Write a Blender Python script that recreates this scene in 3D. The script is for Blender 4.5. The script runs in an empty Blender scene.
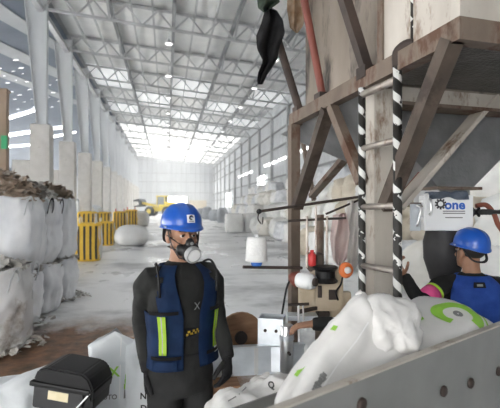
import bpy, bmesh, math, random
from mathutils import Vector, Matrix, noise
from mathutils.bvhtree import BVHTree
random.seed(7)
R = math.radians
SC = bpy.context.scene
COL = SC.collection

# ------------------------------------------------------------------ camera
F, HZ, CZ, VPX = 420.0, 207.0, 1.74, 167.0
TH = math.atan((250 - VPX) / F)
cam_d = bpy.data.cameras.new('camera'); cam = bpy.data.objects.new('camera', cam_d); COL.objects.link(cam)
cam.location = (0, 0, CZ); cam.rotation_euler = (R(90), 0, -TH)
cam_d.sensor_width = 36; cam_d.lens = F / 500 * 36
cam_d.shift_y = (HZ - 204) / 500
cam_d.clip_start = 0.05; cam_d.clip_end = 400
cam_d.dof.use_dof = True; cam_d.dof.focus_distance = 2.5; cam_d.dof.aperture_fstop = 3.6
SC.camera = cam

# ------------------------------------------------------------------ world, exposure
w = bpy.data.worlds.new('sky'); SC.world = w; w.use_nodes = True
w.node_tree.nodes['Background'].inputs[0].default_value = (1.0, 0.985, 0.955, 1)
w.node_tree.nodes['Background'].inputs[1].default_value = 8.0
vs = SC.view_settings
vs.view_transform = 'Standard'; vs.look = 'None'; vs.gamma = 1; vs.use_curve_mapping = False
vs.exposure = 0.35
SKY_NEAR, SKY_FAR, WALL_WIN = 2.0, 6.0, 5.0     # brightness of the daylight coming through roof lights and wall windows
HAZE = 0.0036

# ------------------------------------------------------------------ coordinates
RT = Vector((math.cos(TH), -math.sin(TH), 0)); FW = Vector((math.sin(TH), math.cos(TH), 0)); UP = Vector((0, 0, 1))
def P(u, v, d):
    return Vector((0, 0, CZ)) + FW * d + RT * ((u - 250) / F * d) + UP * ((HZ - v) / F * d)
def CX(x, d, z):                      # lateral / depth in the camera's ground frame
    p = FW * d + RT * x; return Vector((p.x, p.y, z))
def ray(u, v):
    return FW + RT * ((u - 250) / F) + UP * ((HZ - v) / F)

# ------------------------------------------------------------------ materials
MATS = {}
def mat(name, c1, c2=None, rough=0.6, metal=0.0, scale=6.0, bump=0.0, bscale=None, contrast=0.5, c3=None, c3at=0.62, c3scale=2.0,
        emit=0.0, trans=0.0, alpha=1.0, stretch=(1, 1, 1), sub=0.0, spec=0.5):
    if name in MATS: return MATS[name]
    m = bpy.data.materials.new(name); m.use_nodes = True; MATS[name] = m
    nt = m.node_tree; b = nt.nodes['Principled BSDF']
    b.inputs['Roughness'].default_value = rough; b.inputs['Metallic'].default_value = metal
    b.inputs['Specular IOR Level'].default_value = spec
    c1 = (*c1, 1); b.inputs['Base Color'].default_value = c1
    tc = nt.nodes.new('ShaderNodeTexCoord'); mp = nt.nodes.new('ShaderNodeMapping')
    mp.inputs['Scale'].default_value = stretch
    nt.links.new(tc.outputs['Object'], mp.inputs['Vector'])
    out = None
    if c2:
        n = nt.nodes.new('ShaderNodeTexNoise'); n.inputs['Scale'].default_value = scale; n.inputs['Detail'].default_value = 5
        nt.links.new(mp.outputs['Vector'], n.inputs['Vector'])
        r = nt.nodes.new('ShaderNodeValToRGB')
        r.color_ramp.elements[0].position = 0.5 - contrast * 0.4; r.color_ramp.elements[1].position = 0.5 + contrast * 0.4
        r.color_ramp.elements[0].color = c1; r.color_ramp.elements[1].color = (*c2, 1)
        nt.links.new(n.outputs['Fac'], r.inputs['Fac']); out = r.outputs['Color']
        if c3:
            n3 = nt.nodes.new('ShaderNodeTexNoise'); n3.inputs['Scale'].default_value = c3scale; n3.inputs['Detail'].default_value = 6
            n3.inputs['Roughness'].default_value = 0.7
            nt.links.new(mp.outputs['Vector'], n3.inputs['Vector'])
            r3 = nt.nodes.new('ShaderNodeValToRGB')
            r3.color_ramp.elements[0].position = c3at - 0.05; r3.color_ramp.elements[1].position = c3at + 0.06
            mx = nt.nodes.new('ShaderNodeMix'); mx.data_type = 'RGBA'
            nt.links.new(n3.outputs['Fac'], r3.inputs['Fac']); nt.links.new(r3.outputs['Color'], mx.inputs['Factor'])
            nt.links.new(out, mx.inputs['A']); mx.inputs['B'].default_value = (*c3, 1); out = mx.outputs['Result']
        nt.links.new(out, b.inputs['Base Color'])
    if bump:
        nb = nt.nodes.new('ShaderNodeTexNoise'); nb.inputs['Scale'].default_value = bscale or scale * 3; nb.inputs['Detail'].default_value = 4
        nt.links.new(mp.outputs['Vector'], nb.inputs['Vector'])
        bp = nt.nodes.new('ShaderNodeBump'); bp.inputs['Strength'].default_value = bump; bp.inputs['Distance'].default_value = 0.02
        nt.links.new(nb.outputs['Fac'], bp.inputs['Height']); nt.links.new(bp.outputs['Normal'], b.inputs['Normal'])
    if emit:
        b.inputs['Emission Color'].default_value = c1; b.inputs['Emission Strength'].default_value = emit
    if alpha < 1: b.inputs['Alpha'].default_value = alpha
    if trans: b.inputs['Transmission Weight'].default_value = trans
    return m

M_foil = mat('roof_foil', (0.70, 0.71, 0.71), (0.88, 0.88, 0.87), rough=0.4, metal=0.25, scale=0.8, bump=0.5, bscale=1.6)
M_steel = mat('galvanised_roof_steel', (0.40, 0.41, 0.42), (0.54, 0.55, 0.56), rough=0.5, metal=0.3, scale=2)
M_purlin = mat('purlin_steel', (0.17, 0.18, 0.19), (0.25, 0.26, 0.27), rough=0.5, metal=0.3, scale=2)
M_colsteel = mat('painted_column_steel', (0.58, 0.60, 0.62), (0.70, 0.72, 0.74), rough=0.55, scale=1.2, stretch=(1, 1, .3))
M_conc = mat('pale_concrete', (0.55, 0.53, 0.50), (0.68, 0.66, 0.63), rough=0.9, scale=2.2, bump=.2, c3=(0.38, 0.35, 0.31), c3at=.66, c3scale=1.1)
M_sheet = mat('wall_sheet', (0.52, 0.54, 0.56), (0.62, 0.64, 0.66), rough=0.6, scale=.6, stretch=(1, 1, .25))
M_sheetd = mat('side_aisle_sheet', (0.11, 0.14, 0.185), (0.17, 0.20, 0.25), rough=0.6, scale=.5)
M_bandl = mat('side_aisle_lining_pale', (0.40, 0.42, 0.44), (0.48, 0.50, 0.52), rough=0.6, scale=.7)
M_sky_near = mat('roof_light_sheet', (1, 1, 1), rough=.5, emit=SKY_NEAR)
M_sky_far = mat('roof_light_sheet_far', (1, .99, .96), rough=.5, emit=SKY_FAR)
M_win = mat('window_daylight', (1, .99, .97), rough=.5, emit=WALL_WIN)
M_rust = mat('rusty_painted_steel', (0.115, 0.085, 0.064), (0.225, 0.178, 0.142), rough=.7, scale=5, bump=.15, c3=(0.10, 0.05, 0.03), c3at=.55, c3scale=5, stretch=(1, 1, .45))
M_brown = mat('brown_painted_steel', (0.045, 0.032, 0.024), (0.10, 0.076, 0.059), rough=.65, scale=7, bump=.15, c3=(0.035, 0.022, 0.017), c3at=.57, c3scale=5)
M_dark = mat('dark_rusted_steel', (0.025, 0.018, 0.016), (0.06, 0.04, 0.032), rough=.65, scale=8, bump=.15)
M_redpole = mat('red_oxide_steel', (0.14, 0.035, 0.024), (0.20, 0.055, 0.038), rough=.6, scale=6, c3=(0.10, 0.04, 0.03), c3at=.62, c3scale=5)
M_white_st = mat('white_painted_steel', (0.42, 0.385, 0.335), (0.60, 0.56, 0.505), rough=.6, scale=4, bump=.1, c3=(0.17, 0.095, 0.055), c3at=.60, c3scale=4.5, stretch=(1, 1, .4))
M_hopper = mat('stained_hopper_sheet', (0.19, 0.16, 0.13), (0.33, 0.28, 0.235), rough=.55, metal=.1, scale=2.2, bump=.1, c3=(0.055, 0.047, 0.042), c3at=.56, c3scale=1.5, stretch=(1.6, 1.6, .5))
M_cone = mat('worn_grey_cone_sheet', (0.30, 0.305, 0.31), (0.55, 0.56, 0.57), rough=.42, metal=.5, scale=3.5, bump=.2, bscale=30)
M_checker = mat('checkered_deck_plate', (0.08, 0.075, 0.07), (0.16, 0.15, 0.14), rough=.45, metal=.5, scale=6, bump=.5, bscale=45)
M_galv = mat('galvanised_sheet', (0.52, 0.56, 0.60), (0.70, 0.74, 0.78), rough=.34, metal=.7, scale=9, bump=.05)
M_plate = mat('grey_guard_plate', (0.20, 0.205, 0.20), (0.29, 0.29, 0.285), rough=.5, metal=.25, scale=3, bump=.05)
M_chrome = mat('bright_steel', (0.62, 0.63, 0.64), (0.74, 0.74, 0.74), rough=.28, metal=.9, scale=9)
M_black = mat('black_plastic', (0.008, 0.008, 0.009), rough=.42, spec=.3)
M_rubber = mat('black_rubber', (0.02, 0.02, 0.022), (0.035, 0.035, 0.037), rough=.6, scale=8)
M_cloth_black = mat('black_cloth', (0.014, 0.014, 0.016), (0.03, 0.03, 0.033), rough=.9, scale=10, bump=.3)
M_wov = mat('white_woven_bag', (0.62, 0.64, 0.68), (0.80, 0.81, 0.83), rough=.65, scale=4, bump=.35, bscale=9, stretch=(1, 1, .5))
M_wovd = mat('soiled_woven_bag', (0.52, 0.52, 0.53), (0.68, 0.68, 0.68), rough=.7, scale=3, bump=.4, bscale=8, c3=(0.33, 0.29, 0.25), c3at=.6, c3scale=1.6)
M_sack = mat('white_film_sack', (0.60, 0.59, 0.575), (0.72, 0.71, 0.695), rough=.42, scale=3, bump=.35, bscale=8)
M_sack2 = mat('cool_white_sack', (0.60, 0.64, 0.665), (0.74, 0.765, 0.785), rough=.45, scale=3, bump=.4, bscale=9)
M_beige = mat('beige_bag', (0.55, 0.48, 0.38), (0.68, 0.62, 0.52), rough=.7, scale=3, bump=.3)
M_cream = mat('cream_bag', (0.72, 0.70, 0.64), (0.82, 0.80, 0.75), rough=.7, scale=3, bump=.3)
M_pink = mat('pale_pink_film', (0.70, 0.55, 0.53), (0.80, 0.69, 0.66), rough=.4, scale=6, bump=.4)
M_green = mat('lime_print', (0.27, 0.55, 0.06), rough=.6)
M_grey_print = mat('grey_print', (0.20, 0.20, 0.20), rough=.6)
M_scrap = mat('brown_film_scrap', (0.17, 0.12, 0.085), (0.42, 0.34, 0.27), rough=.7, scale=7, contrast=.6, c3=(0.62, 0.58, 0.54), c3at=.6, c3scale=4)
M_scrapg = mat('grey_film_scrap', (0.35, 0.33, 0.30), (0.62, 0.60, 0.57), rough=.7, scale=6, contrast=.6, c3=(0.10, 0.13, 0.12), c3at=.66, c3scale=3)
M_yellow = mat('yellow_bag_fabric', (0.78, 0.47, 0.035), (0.85, 0.56, 0.06), rough=.6, scale=3)
M_ystripe = mat('dark_bag_stripe', (0.055, 0.045, 0.035), rough=.7)
M_lyel = mat('yellow_machine_paint', (0.72, 0.55, 0.06), (0.80, 0.64, 0.12), rough=.45, scale=2)
M_tyre = mat('loader_tyre', (0.05, 0.06, 0.07), rough=.8)
M_glass = mat('cab_glass', (0.10, 0.13, 0.15), rough=.1)
M_helmet = mat('blue_helmet_shell', (0.012, 0.085, 0.42), (0.016, 0.10, 0.47), rough=.28, scale=4)
M_vest = mat('navy_blue_vest', (0.005, 0.026, 0.09), (0.010, 0.042, 0.135), rough=.75, scale=14, bump=.25, bscale=22)
M_vest2 = mat('bright_blue_vest', (0.022, 0.085, 0.45), (0.045, 0.14, 0.60), rough=.7, scale=12, bump=.3, bscale=18)
M_shirt = mat('charcoal_shirt', (0.008, 0.0085, 0.0085), (0.019, 0.020, 0.019), rough=.9, scale=9, bump=.35, bscale=14)
M_trous = mat('charcoal_trousers', (0.008, 0.0085, 0.009), (0.018, 0.0185, 0.019), rough=.85, scale=8, bump=.35, bscale=12)
M_glove = mat('black_knit_glove', (0.008, 0.008, 0.009), (0.016, 0.016, 0.018), rough=.9, scale=30, bump=.2)
M_skin = mat('tan_skin', (0.30, 0.155, 0.095), (0.37, 0.20, 0.125), rough=.5, scale=12, bump=.04, bscale=60)
M_hair = mat('black_hair', (0.012, 0.010, 0.009), rough=.7)
M_eyew = mat('eye_white', (0.60, 0.57, 0.54), rough=.25)
M_eyed = mat('dark_iris', (0.02, 0.012, 0.008), rough=.15)
M_lime = mat('lime_reflective', (0.50, 0.78, 0.04), (0.56, 0.84, 0.07), rough=.4, scale=20)
M_silver = mat('silver_reflective', (0.58, 0.60, 0.58), rough=.3, metal=.3)
M_filter = mat('grey_filter', (0.34, 0.345, 0.35), rough=.5)
M_badge = mat('white_badge', (0.80, 0.80, 0.80), rough=.5)
M_ymark = mat('yellow_mark', (0.72, 0.50, 0.05), rough=.5)
M_mag = mat('pink_armband', (0.80, 0.09, 0.30), rough=.6)
M_navy = mat('logo_blue', (0.012, 0.10, 0.45), rough=.5)
M_boxw = mat('white_enclosure', (0.74, 0.76, 0.77), (0.82, 0.83, 0.84), rough=.4, scale=3)
M_jean = mat('grey_blue_rag', (0.16, 0.20, 0.28), (0.30, 0.35, 0.43), rough=.9, scale=14, bump=.4)
M_mach = mat('beige_machine_casting', (0.42, 0.34, 0.24), (0.52, 0.44, 0.33), rough=.45, scale=7, c3=(0.14, 0.10, 0.07), c3at=.63, c3scale=9)
M_orange = mat('orange_plastic', (0.75, 0.20, 0.06), rough=.4)
M_red = mat('red_plastic', (0.55, 0.04, 0.04), rough=.4)
M_blue = mat('blue_plastic', (0.03, 0.14, 0.50), rough=.4)
M_thread = mat('white_thread', (0.80, 0.80, 0.79), rough=.8, bump=.3, bscale=60)
M_wood = mat('brown_timber', (0.20, 0.10, 0.05), (0.32, 0.18, 0.10), rough=.7, scale=6, stretch=(1, 6, 6))
M_hose = mat('red_brown_hose', (0.26, 0.08, 0.05), rough=.5)
M_postw = mat('brown_jamb_paint', (0.28, 0.20, 0.14), (0.36, 0.27, 0.20), rough=.7, scale=2)
M_belt = mat('conveyor_belt_rubber', (0.03, 0.03, 0.03), rough=.8)

# candy-striped rail (black and white tape wound round the pipe)
def stripe_mat(name, period, twist):
    m = bpy.data.materials.new(name); m.use_nodes = True; nt = m.node_tree; b = nt.nodes['Principled BSDF']
    b.inputs['Roughness'].default_value = .5
    tc = nt.nodes.new('ShaderNodeTexCoord'); sx = nt.nodes.new('ShaderNodeSeparateXYZ'); nt.links.new(tc.outputs['Object'], sx.inputs[0])
    def mth(op, a, bb):
        n = nt.nodes.new('ShaderNodeMath'); n.operation = op
        for i, s in enumerate((a, bb)):
            if hasattr(s, 'links'): nt.links.new(s, n.inputs[i])
            else: n.inputs[i].default_value = s
        return n.outputs[0]
    ang = mth('ARCTAN2', sx.outputs[1], sx.outputs[0])
    t = mth('ADD', mth('DIVIDE', sx.outputs[2], period), mth('MULTIPLY', ang, twist / (2 * math.pi)))
    fr = mth('FRACT', t, 0.0); gt = mth('GREATER_THAN', fr, 0.62)
    nz = nt.nodes.new('ShaderNodeTexNoise'); nz.inputs['Scale'].default_value = 25; nt.links.new(tc.outputs['Object'], nz.inputs['Vector'])
    g2 = mth('MULTIPLY', gt, mth('LESS_THAN', nz.outputs['Fac'], 0.62))
    mx = nt.nodes.new('ShaderNodeMix'); mx.data_type = 'RGBA'; nt.links.new(g2, mx.inputs['Factor'])
    mx.inputs['A'].default_value = (.022, .02, .018, 1); mx.inputs['B'].default_value = (.72, .72, .70, 1)
    nt.links.new(mx.outputs['Result'], b.inputs['Base Color']); return m
M_candy = stripe_mat('black_white_striped_tape', 0.12, 1)

# floor: dusty concrete, pale patches whitened to imitate blown-out daylight, damp darker streaks, brown spilled dust in the foreground
def floor_mat():
    m = bpy.data.materials.new('dusty_concrete_floor'); m.use_nodes = True; nt = m.node_tree; b = nt.nodes['Principled BSDF']
    tc = nt.nodes.new('ShaderNodeTexCoord')
    def nz(scale, detail=5, st=(1, 1, 1), rough=.55):
        mp = nt.nodes.new('ShaderNodeMapping'); mp.inputs['Scale'].default_value = st
        nt.links.new(tc.outputs['Object'], mp.inputs['Vector'])
        n = nt.nodes.new('ShaderNodeTexNoise'); n.inputs['Scale'].default_value = scale; n.inputs['Detail'].default_value = detail
        n.inputs['Roughness'].default_value = rough
        nt.links.new(mp.outputs['Vector'], n.inputs['Vector']); return n.outputs['Fac']
    def ramp(src, p0, p1, c0=(0, 0, 0, 1), c1=(1, 1, 1, 1)):
        r = nt.nodes.new('ShaderNodeValToRGB'); r.color_ramp.elements[0].position = p0; r.color_ramp.elements[1].position = p1
        r.color_ramp.elements[0].color = c0; r.color_ramp.elements[1].color = c1; nt.links.new(src, r.inputs['Fac']); return r.outputs['Color']
    def mix(f, a, bb):
        mx = nt.nodes.new('ShaderNodeMix'); mx.data_type = 'RGBA'; nt.links.new(f, mx.inputs['Factor'])
        for k, s in (('A', a), ('B', bb)):
            if isinstance(s, tuple): mx.inputs[k].default_value = s
            else: nt.links.new(s, mx.inputs[k])
        return mx.outputs['Result']
    base = ramp(nz(1.1, 8), .3, .7, (.24, .245, .25, 1), (.46, .46, .46, 1))
    pale = ramp(nz(.40, 7, (.8, 1.1, 1), .62), .35, .50)
    c = mix(pale, base, (.84, .845, .85, 1))
    # brown dust spill
    mp = nt.nodes.new('ShaderNodeMapping'); mp.inputs['Location'].default_value = (0.9 / 2.6, -4.4 / 3.0, 0); mp.inputs['Scale'].default_value = (1 / 2.6, 1 / 3.0, 1)
    nt.links.new(tc.outputs['Object'], mp.inputs['Vector'])
    gr = nt.nodes.new('ShaderNodeTexGradient'); gr.gradient_type = 'SPHERICAL'; nt.links.new(mp.outputs['Vector'], gr.inputs['Vector'])
    ad = nt.nodes.new('ShaderNodeMath'); ad.operation = 'MULTIPLY'
    a2 = nt.nodes.new('ShaderNodeMath'); a2.operation = 'ADD'; a2.inputs[1].default_value = .1
    nt.links.new(gr.outputs['Fac'], a2.inputs[0]); nt.links.new(a2.outputs[0], ad.inputs[0]); nt.links.new(nz(1.6, 8, (1, .6, 1), .65), ad.inputs[1])
    dust = ramp(ad.outputs[0], .10, .25)
    brown = ramp(nz(5, 8, rough=.7), .35, .68, (.055, .035, .022, 1), (.27, .14, .075, 1))
    c = mix(dust, c, brown)
    nt.links.new(c, b.inputs['Base Color'])
    rr = ramp(nz(.8, 6, (1, .5, 1)), .35, .65, (.22, .22, .22, 1), (.6, .6, .6, 1)); nt.links.new(rr, b.inputs['Roughness'])
    bp = nt.nodes.new('ShaderNodeBump'); bp.inputs['Strength'].default_value = .35; bp.inputs['Distance'].default_value = .02
    nt.links.new(nz(9, 8), bp.inputs['Height']); nt.links.new(bp.outputs['Normal'], b.inputs['Normal'])
    return m
M_floor = floor_mat()

# ------------------------------------------------------------------ mesh helpers
WM = {}                                             # world matrix of every parent
def mesh_of(bm, name, smooth=False):
    bmesh.ops.recalc_face_normals(bm, faces=bm.faces)
    me = bpy.data.meshes.new(name); bm.to_mesh(me); bm.free()
    if smooth:
        for p in me.polygons: p.use_smooth = True
    return me
def put(name, me, m, parent=None, origin=None, label=None):
    """me is in world coordinates (or local when origin is a Matrix)"""
    if m is not None and len(me.materials) == 0:
        for mm in (m if isinstance(m, (list, tuple)) else [m]): me.materials.append(mm)
    o = bpy.data.objects.new(name, me); COL.objects.link(o)
    pm = WM[parent.name] if parent else Matrix.Identity(4)
    if origin is None:
        me.transform(pm.inverted()); WM[o.name] = pm
    elif isinstance(origin, Matrix):
        o.matrix_local = pm.inverted() @ origin; WM[o.name] = origin
    else:
        T = Matrix.Translation(origin); me.transform(T.inverted()); o.matrix_local = pm.inverted() @ T; WM[o.name] = T
    if parent: o.parent = parent
    if label: o['label'] = label
    return o
def part(name, bm, m, parent=None, smooth=False, origin=None, label=None):
    return put(name, mesh_of(bm, name, smooth), m, parent, origin, label)
def thing(name, label, cat, loc=(0, 0, 0), rz=0.0, group=None):
    o = bpy.data.objects.new(name, None); COL.objects.link(o); o.empty_display_size = .2
    M = Matrix.Translation(loc) @ Matrix.Rotation(rz, 4, 'Z'); o.matrix_local = M; WM[o.name] = M
    return tag(o, label, cat, group)
def tag(o, label, cat, group=None):
    o['label'] = label; o['category'] = cat
    if group: o['group'] = group
    return o
def struct(o): o['kind'] = 'structure'; return o
def stuff(o): o['kind'] = 'stuff'; return o
def copy_tree(o, M, label=None, group=None):
    c = o.copy(); COL.objects.link(c); c.matrix_local = M; WM[c.name] = M
    if label: c['label'] = label
    if group: c['group'] = group
    for ch in list(o.children):
        k = ch.copy(); COL.objects.link(k); k.parent = c
        for g in list(ch.children):
            q = g.copy(); COL.objects.link(q); q.parent = k
    return c
def box(bm, lo, hi, M=None, bev=0.0):
    g = bmesh.ops.create_cube(bm, size=1)['verts']
    lo, hi = Vector(lo), Vector(hi); c = (lo + hi) / 2; s = hi - lo
    T = Matrix.Translation(c) @ Matrix.Diagonal((s.x, s.y, s.z, 1))
    bmesh.ops.transform(bm, matrix=(M @ T) if M else T, verts=g)
    if bev:
        es = list({e for v in g for e in v.link_edges}); bmesh.ops.bevel(bm, geom=es, offset=bev, segments=2, affect='EDGES', profile=.6)
    return g
def bxm(lo, hi, M=None, bev=0.0):
    bm = bmesh.new(); box(bm, lo, hi, M, bev); return bm
def bar(bm, a, b, w, h, up=(0, 0, 1)):               # rectangular bar from a to b
    a, b = Vector(a), Vector(b); z = (b - a); L = z.length; z.normalize()
    x = Vector(up).cross(z)
    if x.length < 1e-4: x = Vector((1, 0, 0)).cross(z)
    x.normalize(); y = z.cross(x)
    M = Matrix((x, y, z)).transposed().to_4x4(); M.translation = a
    box(bm, (-w / 2, -h / 2, 0), (w / 2, h / 2, L), M)
def barm(a, b, w, h, up=(0, 0, 1)):
    bm = bmesh.new(); bar(bm, a, b, w, h, up); return bm
def angle_bar(bm, a, b, w, t, up=(0, 0, 1), flip=1):  # L-section
    a, b = Vector(a), Vector(b); z = (b - a); L = z.length; z.normalize()
    x = Vector(up).cross(z); x.normalize(); y = z.cross(x)
    M = Matrix((x, y, z)).transposed().to_4x4(); M.translation = a
    box(bm, (-w / 2, -t / 2, 0), (w / 2, t / 2, L), M)
    box(bm, (flip * w / 2 - t / 2, -w, 0), (flip * w / 2 + t / 2, 0, L), M)
def tube(bm, pts, rad, seg=10, caps=True, flat=None):
    """swept tube through pts; rad number or list; flat = list of (rx,ry) pairs with a fixed side vector"""
    pts = [Vector(p) for p in pts]; n = len(pts)
    rads = rad if isinstance(rad, (list, tuple)) else [rad] * n
    rings = []; side = None
    for i, p in enumerate(pts):
        t = (pts[min(i + 1, n - 1)] - pts[max(i - 1, 0)]).normalized()
        if side is None:
            side = Vector((1, 0, 0)) if flat is None else Vector(flat)
            if abs(side.dot(t)) > .95: side = Vector((0, 1, 0))
        s = (side - t * side.dot(t)).normalized(); q = t.cross(s); side = s
        r = rads[i]; rx, ry = r if isinstance(r, (tuple, list)) else (r, r)
        rings.append([bm.verts.new(p + s * (math.cos(2 * math.pi * k / seg) * rx) + q * (math.sin(2 * math.pi * k / seg) * ry)) for k in range(seg)])
    for a, b in zip(rings, rings[1:]):
        for k in range(seg): bm.faces.new((a[k], a[(k + 1) % seg], b[(k + 1) % seg], b[k]))
    if caps: bm.faces.new(rings[0][::-1]); bm.faces.new(rings[-1])
    return rings
def tubem(pts, rad, seg=10, flat=None):
    bm = bmesh.new(); tube(bm, pts, rad, seg, True, flat); return bm
def lathe(bm, prof, base, axis=(0, 0, 1), seg=20):
    base = Vector(base); z = Vector(axis).normalized(); x = z.orthogonal().normalized(); y = z.cross(x); rings = []
    for r, h in prof:
        rings.append([bm.verts.new(base + z * h + (x * math.cos(2 * math.pi * k / seg) + y * math.sin(2 * math.pi * k / seg)) * max(r, 1e-4)) for k in range(seg)])
    for a, b in zip(rings, rings[1:]):
        for k in range(seg): bm.faces.new((a[k], a[(k + 1) % seg], b[(k + 1) % seg], b[k]))
    bm.faces.new(rings[0][::-1]); bm.faces.new(rings[-1])
def lathem(prof, base, axis=(0, 0, 1), seg=20):
    bm = bmesh.new(); lathe(bm, prof, base, axis, seg); return bm
def ell(bm, c, r, M=None, seg=20, rings=12):
    g = bmesh.ops.create_uvsphere(bm, u_segments=seg, v_segments=rings, radius=1)['verts']
    T = Matrix.Translation(c) @ (M or Matrix.Identity(4)) @ Matrix.Diagonal((r[0], r[1], r[2], 1))
    bmesh.ops.transform(bm, matrix=T, verts=g); return g
def smooth_path(pts, n=6):
    pts = [Vector(p) for p in pts]; out = []
    for i in range(len(pts) - 1):
        p0 = pts[max(i - 1, 0)]; p1 = pts[i]; p2 = pts[i + 1]; p3 = pts[min(i + 2, len(pts) - 1)]
        for k in range(n):
            t = k / n
            out.append(.5 * ((2 * p1) + (p2 - p0) * t + (2 * p0 - 5 * p1 + 4 * p2 - p3) * t * t + (3 * p1 - p0 - 3 * p2 + p3) * t ** 3))
    out.append(pts[-1]); return out
def remeshed(bm, voxel, smooth_it=4, name='m'):
    """fuse overlapping closed shapes into one continuous surface"""
    me = mesh_of(bm, name); o = bpy.data.objects.new(name, me); COL.objects.link(o)
    md = o.modifiers.new('r', 'REMESH'); md.mode = 'VOXEL'; md.voxel_size = voxel
    if smooth_it:
        sm = o.modifiers.new('s', 'SMOOTH'); sm.iterations = smooth_it; sm.factor = .5
    dg = bpy.context.evaluated_depsgraph_get(); dg.update()
    out = bpy.data.meshes.new_from_object(o.evaluated_get(dg))
    bpy.data.objects.remove(o); bpy.data.meshes.remove(me)
    for p in out.polygons: p.use_smooth = True
    return out
def fold_noise(me, amp, freq, seed=0, stretch=(1, 1, 1)):
    off = Vector((seed * 3.1, seed * 1.7, seed * 2.3))
    me.update()
    ns = [v.normal.copy() for v in me.vertices]
    for v, nrm in zip(me.vertices, ns):
        q = Vector((v.co.x * stretch[0], v.co.y * stretch[1], v.co.z * stretch[2])) * freq + off
        v.co += nrm * amp * (noise.noise(q) + .5 * noise.noise(q * 2.1))
def text_mesh(s, size, bold=0.0):
    cu = bpy.data.curves.new('t', 'FONT'); cu.body = s; cu.size = size; cu.align_x = 'CENTER'; cu.align_y = 'CENTER'
    cu.offset = bold; cu.resolution_u = 3
    o = bpy.data.objects.new('t', cu); COL.objects.link(o)
    dg = bpy.context.evaluated_depsgraph_get(); dg.update()
    me = bpy.data.meshes.new_from_object(o.evaluated_get(dg)); bpy.data.objects.remove(o); return me
def decal(name, me2d, m, target, center, ux, uy, parent, off=.003):
    """print a flat shape on the surface of a target object (shape is laid on the mesh, not projected from the camera)"""
    dgm = target.data; tw = WM[target.name]
    bv = BVHTree.FromPolygons([tw @ v.co for v in dgm.vertices], [list(p.vertices) for p in dgm.polygons])
    ux = Vector(ux).normalized(); uy = (Vector(uy) - ux * Vector(uy).dot(ux)).normalized(); nrm = ux.cross(uy)
    bm = bmesh.new(); bm.from_mesh(me2d)
    bmesh.ops.triangulate(bm, faces=bm.faces)
    for _ in range(2):
        le = [e for e in bm.edges if e.calc_length() > .02]
        if le: bmesh.ops.subdivide_edges(bm, edges=le, cuts=1)
    kill = []
    for v in bm.verts:
        p = Vector(center) + ux * v.co.x + uy * v.co.y
        h = bv.ray_cast(p + nrm * .6, -nrm)
        if h[0] is None: kill.append(v)
        else: v.co = h[0] + nrm * off
    if kill: bmesh.ops.delete(bm, geom=kill, context='VERTS')
    me = bpy.data.meshes.new(name); bm.to_mesh(me); bm.free(); me.materials.clear()
    return put(name, me, m, parent)
def ring2d(r0, r1, a0, a1, n=24, sx=1.0):
    bm = bmesh.new(); A = []; B = []
    for i in range(n + 1):
        a = R(a0 + (a1 - a0) * i / n); A.append(bm.verts.new((math.cos(a) * r0 * sx, math.sin(a) * r0, 0))); B.append(bm.verts.new((math.cos(a) * r1 * sx, math.sin(a) * r1, 0)))
    for i in range(n): bm.faces.new((A[i], B[i], B[i + 1], A[i + 1]))
    me = bpy.data.meshes.new('ring'); bm.to_mesh(me); bm.free(); return me
def rect2d(w, h, ox=0, oy=0):
    me = bpy.data.meshes.new('rect'); me.from_pydata([(ox - w / 2, oy - h / 2, 0), (ox + w / 2, oy - h / 2, 0), (ox + w / 2, oy + h / 2, 0), (ox - w / 2, oy + h / 2, 0)], [], [(0, 1, 2, 3)]); return me

# ================================================================== THE HALL
XL, XR, Y0, Y1 = -6.56, 10.8, -5.0, 100.0
ZR = 13.4
SP = XR - XL
def roofz(x): return ZR - (x - XL) * 0.085
SX = -23.0
def sidez(x): return ZR - .3 - (XL - x) * 0.335
# floor
bm = bmesh.new(); bmesh.ops.create_grid(bm, x_segments=2, y_segments=4, size=1)
for v in bm.verts: v.co.x = (SX + XR) / 2 + v.co.x * (XR - SX) / 2; v.co.y = (Y0 - 3 + Y1) / 2 + v.co.y * (Y1 - Y0 + 3) / 2
struct(part('floor', bm, M_floor))
# walls
def ribbed(name, a, b, z0, z1a, z1b, m, pitch=.9, depth=.05, inward=Vector((0, 0, 0))):
    """profiled sheet wall from a to b"""
    a, b = Vector(a), Vector(b); L = (b - a).length; t = (b - a) / L; n = int(L / pitch); bm = bmesh.new(); prev = None; back = None
    xs = []
    for i in range(n):
        s = i * pitch; xs += [(s, 0), (s + pitch * .72, 0), (s + pitch * .78, depth), (s + pitch * .94, depth)]
    xs.append((L, 0))
    for s, dd in xs:
        p = a + t * s + inward * dd; zt = z1a + (z1b - z1a) * s / L
        v0 = bm.verts.new((p.x, p.y, z0)); v1 = bm.verts.new((p.x, p.y, zt))
        if prev: bm.faces.new((prev[0], v0, v1, prev[1]))
        prev = (v0, v1)
    return struct(part(name, bm, m))
wr = ribbed('wall_right', (XR, Y0, 0), (XR, Y1, 0), 0, roofz(XR) + .15, roofz(XR) + .15, M_sheet, 1.1, .07, Vector((-1, 0, 0)))
ribbed('wall_far', (SX, Y1, 0), (XL, Y1, 0), 0, sidez(SX), sidez(XL), M_sheet, 1.1, .06, Vector((0, -1, 0)))
wb = ribbed('wall_back', (XL, Y1, 0), (XR, Y1, 0), 0, roofz(XL), roofz(XR), M_sheet, 1.1, .06, Vector((0, -1, 0)))
wl = ribbed('wall_left', (SX, Y1, 0), (SX, Y0, 0), 4.6, sidez(SX), sidez(SX), M_sheetd, 1.1, .06, Vector((1, 0, 0)))
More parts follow.
